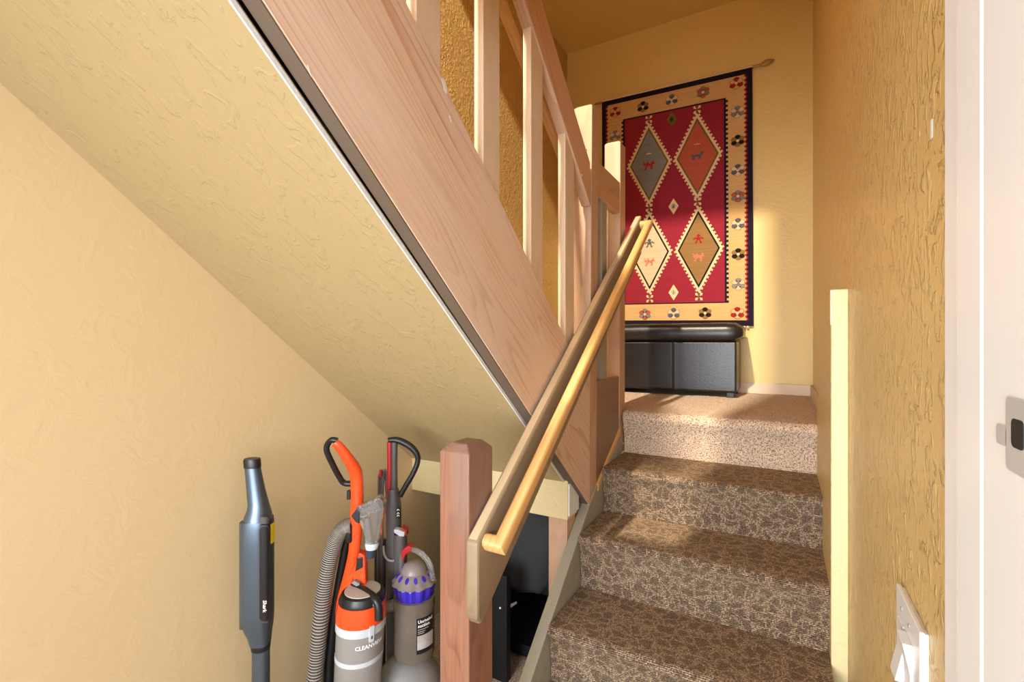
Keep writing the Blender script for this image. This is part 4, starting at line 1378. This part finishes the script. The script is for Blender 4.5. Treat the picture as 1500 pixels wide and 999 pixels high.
text('lettering', 'Unrivaled', 0.0150, lambda x, y: cyl4(0.36 + x / RB, -0.960 + y, RB + 0.0004), M['print'], dv4, bold=0.0004)
text('lettering', 'suction.', 0.0150, lambda x, y: cyl4(0.36 + x / RB, -0.974 + y, RB + 0.0004), M['print'], dv4, bold=0.0004)
for zz, a1 in ((-0.981, 0.9), (-0.988, 0.72), (-0.994, 0.66)):
    patch('label_line', 0.36, a1, zz - 0.0018, zz, RB - 0.0003, RB + 0.0003, cyl4, M['print_dim'], dv4, 5)
stub = [at(579, 886, D4 - 0.02), at(566, 890, D4 + 0.03)]
tube('inlet_duct', stub, 0.020, M['midgrey'], dv4, n=16)
bl = at(600, 1060, D4 - 0.01)
prof_b = [(0.01 + 0.112 * math.sin(math.pi * k / 12), -1.255 + 0.140 * math.cos(math.pi * k / 12)) for k in range(13)]
lathe('ball', prof_b, bl.x, bl.y, M['midgrey'], dv4, 36)
hb = Vector((bl.x, bl.y, FL)) - FV * 0.02 + RV * 0.09
loft('floor_head', [(hb, 0.12, 0.07), (hb + Vector((0, 0, 0.04)), 0.12, 0.07), (hb + Vector((0, 0, 0.06)), 0.10, 0.05)], M['gunmetal'], dv4, pw=5)

# ---------------------------------------------------------------- black things in the recess under the landing
fcv, fcf = [], []
nu, nv = 22, 16
for i in range(nu + 1):
    s = i / nu
    x = -1.49 + 0.63 * s
    topz = -0.755 + 0.0 if s > 0.35 else -0.755 - 0.36 * (1 - s / 0.35) ** 2.2
    topz = min(topz, -0.722) + 0.03 * (s > 0.35) * math.sin((s - 0.35) * 2.4)
    botz = -1.19 + 0.06 * s + 0.010 * math.sin(s * 25) + (0.18 * max(0, (s - 0.86) / 0.14) ** 1.5)
    for j in range(nv + 1):
        t = j / nv
        z = topz + (botz - topz) * t
        y = 1.93 + 0.014 * math.sin(s * 19 + t * 2) * t - 0.03 * math.sin(math.pi * t) + 0.05 * (1 - t) ** 6
        fcv.append((x, y, z))
cn = len(fcv)
fcv += [(x, y + 0.16, z) for x, y, z in fcv]
w1 = nv + 1
for i in range(nu):
    for j in range(nv):
        q = (i * w1 + j, i * w1 + j + 1, (i + 1) * w1 + j + 1, (i + 1) * w1 + j)
        fcf += [q, tuple(cn + k for k in reversed(q))]
for j in range(nv):
    fcf += [(j, cn + j, cn + j + 1, j + 1), (nu * w1 + j, nu * w1 + j + 1, cn + nu * w1 + j + 1, cn + nu * w1 + j)]
for i in range(nu):
    fcf += [(i * w1, (i + 1) * w1, cn + (i + 1) * w1, cn + i * w1), (i * w1 + nv, cn + i * w1 + nv, cn + (i + 1) * w1 + nv, (i + 1) * w1 + nv)]
fcov = add('fabric_cover', fcv, fcf, M['black_matte'], None, smooth=True)
set_tags(fcov, 'black fabric cover draped in the dark recess under the landing', 'cover')
tag_ = slab('care_tag', [(745, 889), (748, 886), (757, 882), (757, 884.5), (748, 891)], 2.14, 2.145, M['print'], fcov, bevel=0)

cab = thing('black_shelf_unit', 'black shelf unit on the floor under the draped black fabric', 'shelf', (-1.1, 1.9, FL))
box('side_panel', (-1.18, -0.985, 1.70, 1.735, FL, -0.97), M['black_board'], cab, bevel=0.002)
box('side_panel', (-1.18, -1.15, 1.735, 2.30, FL, -1.20), M['black_board'], cab, bevel=0.002)
box('base_board', (-1.15, -0.86, 1.86, 2.30, FL + 0.02, FL + 0.07), M['black_board'], cab, bevel=0.002)
box('back_panel', (-1.15, -0.86, 2.28, 2.30, FL + 0.07, -1.20), M['grey_panel'], cab, bevel=0.002)
sc = onX(734, 876, -1.0)
add('screw', *tube_vf([(-1.015, 1.70, -1.105), (-1.015, 1.697, -1.105)], 0.004, 10), M['print'], cab)
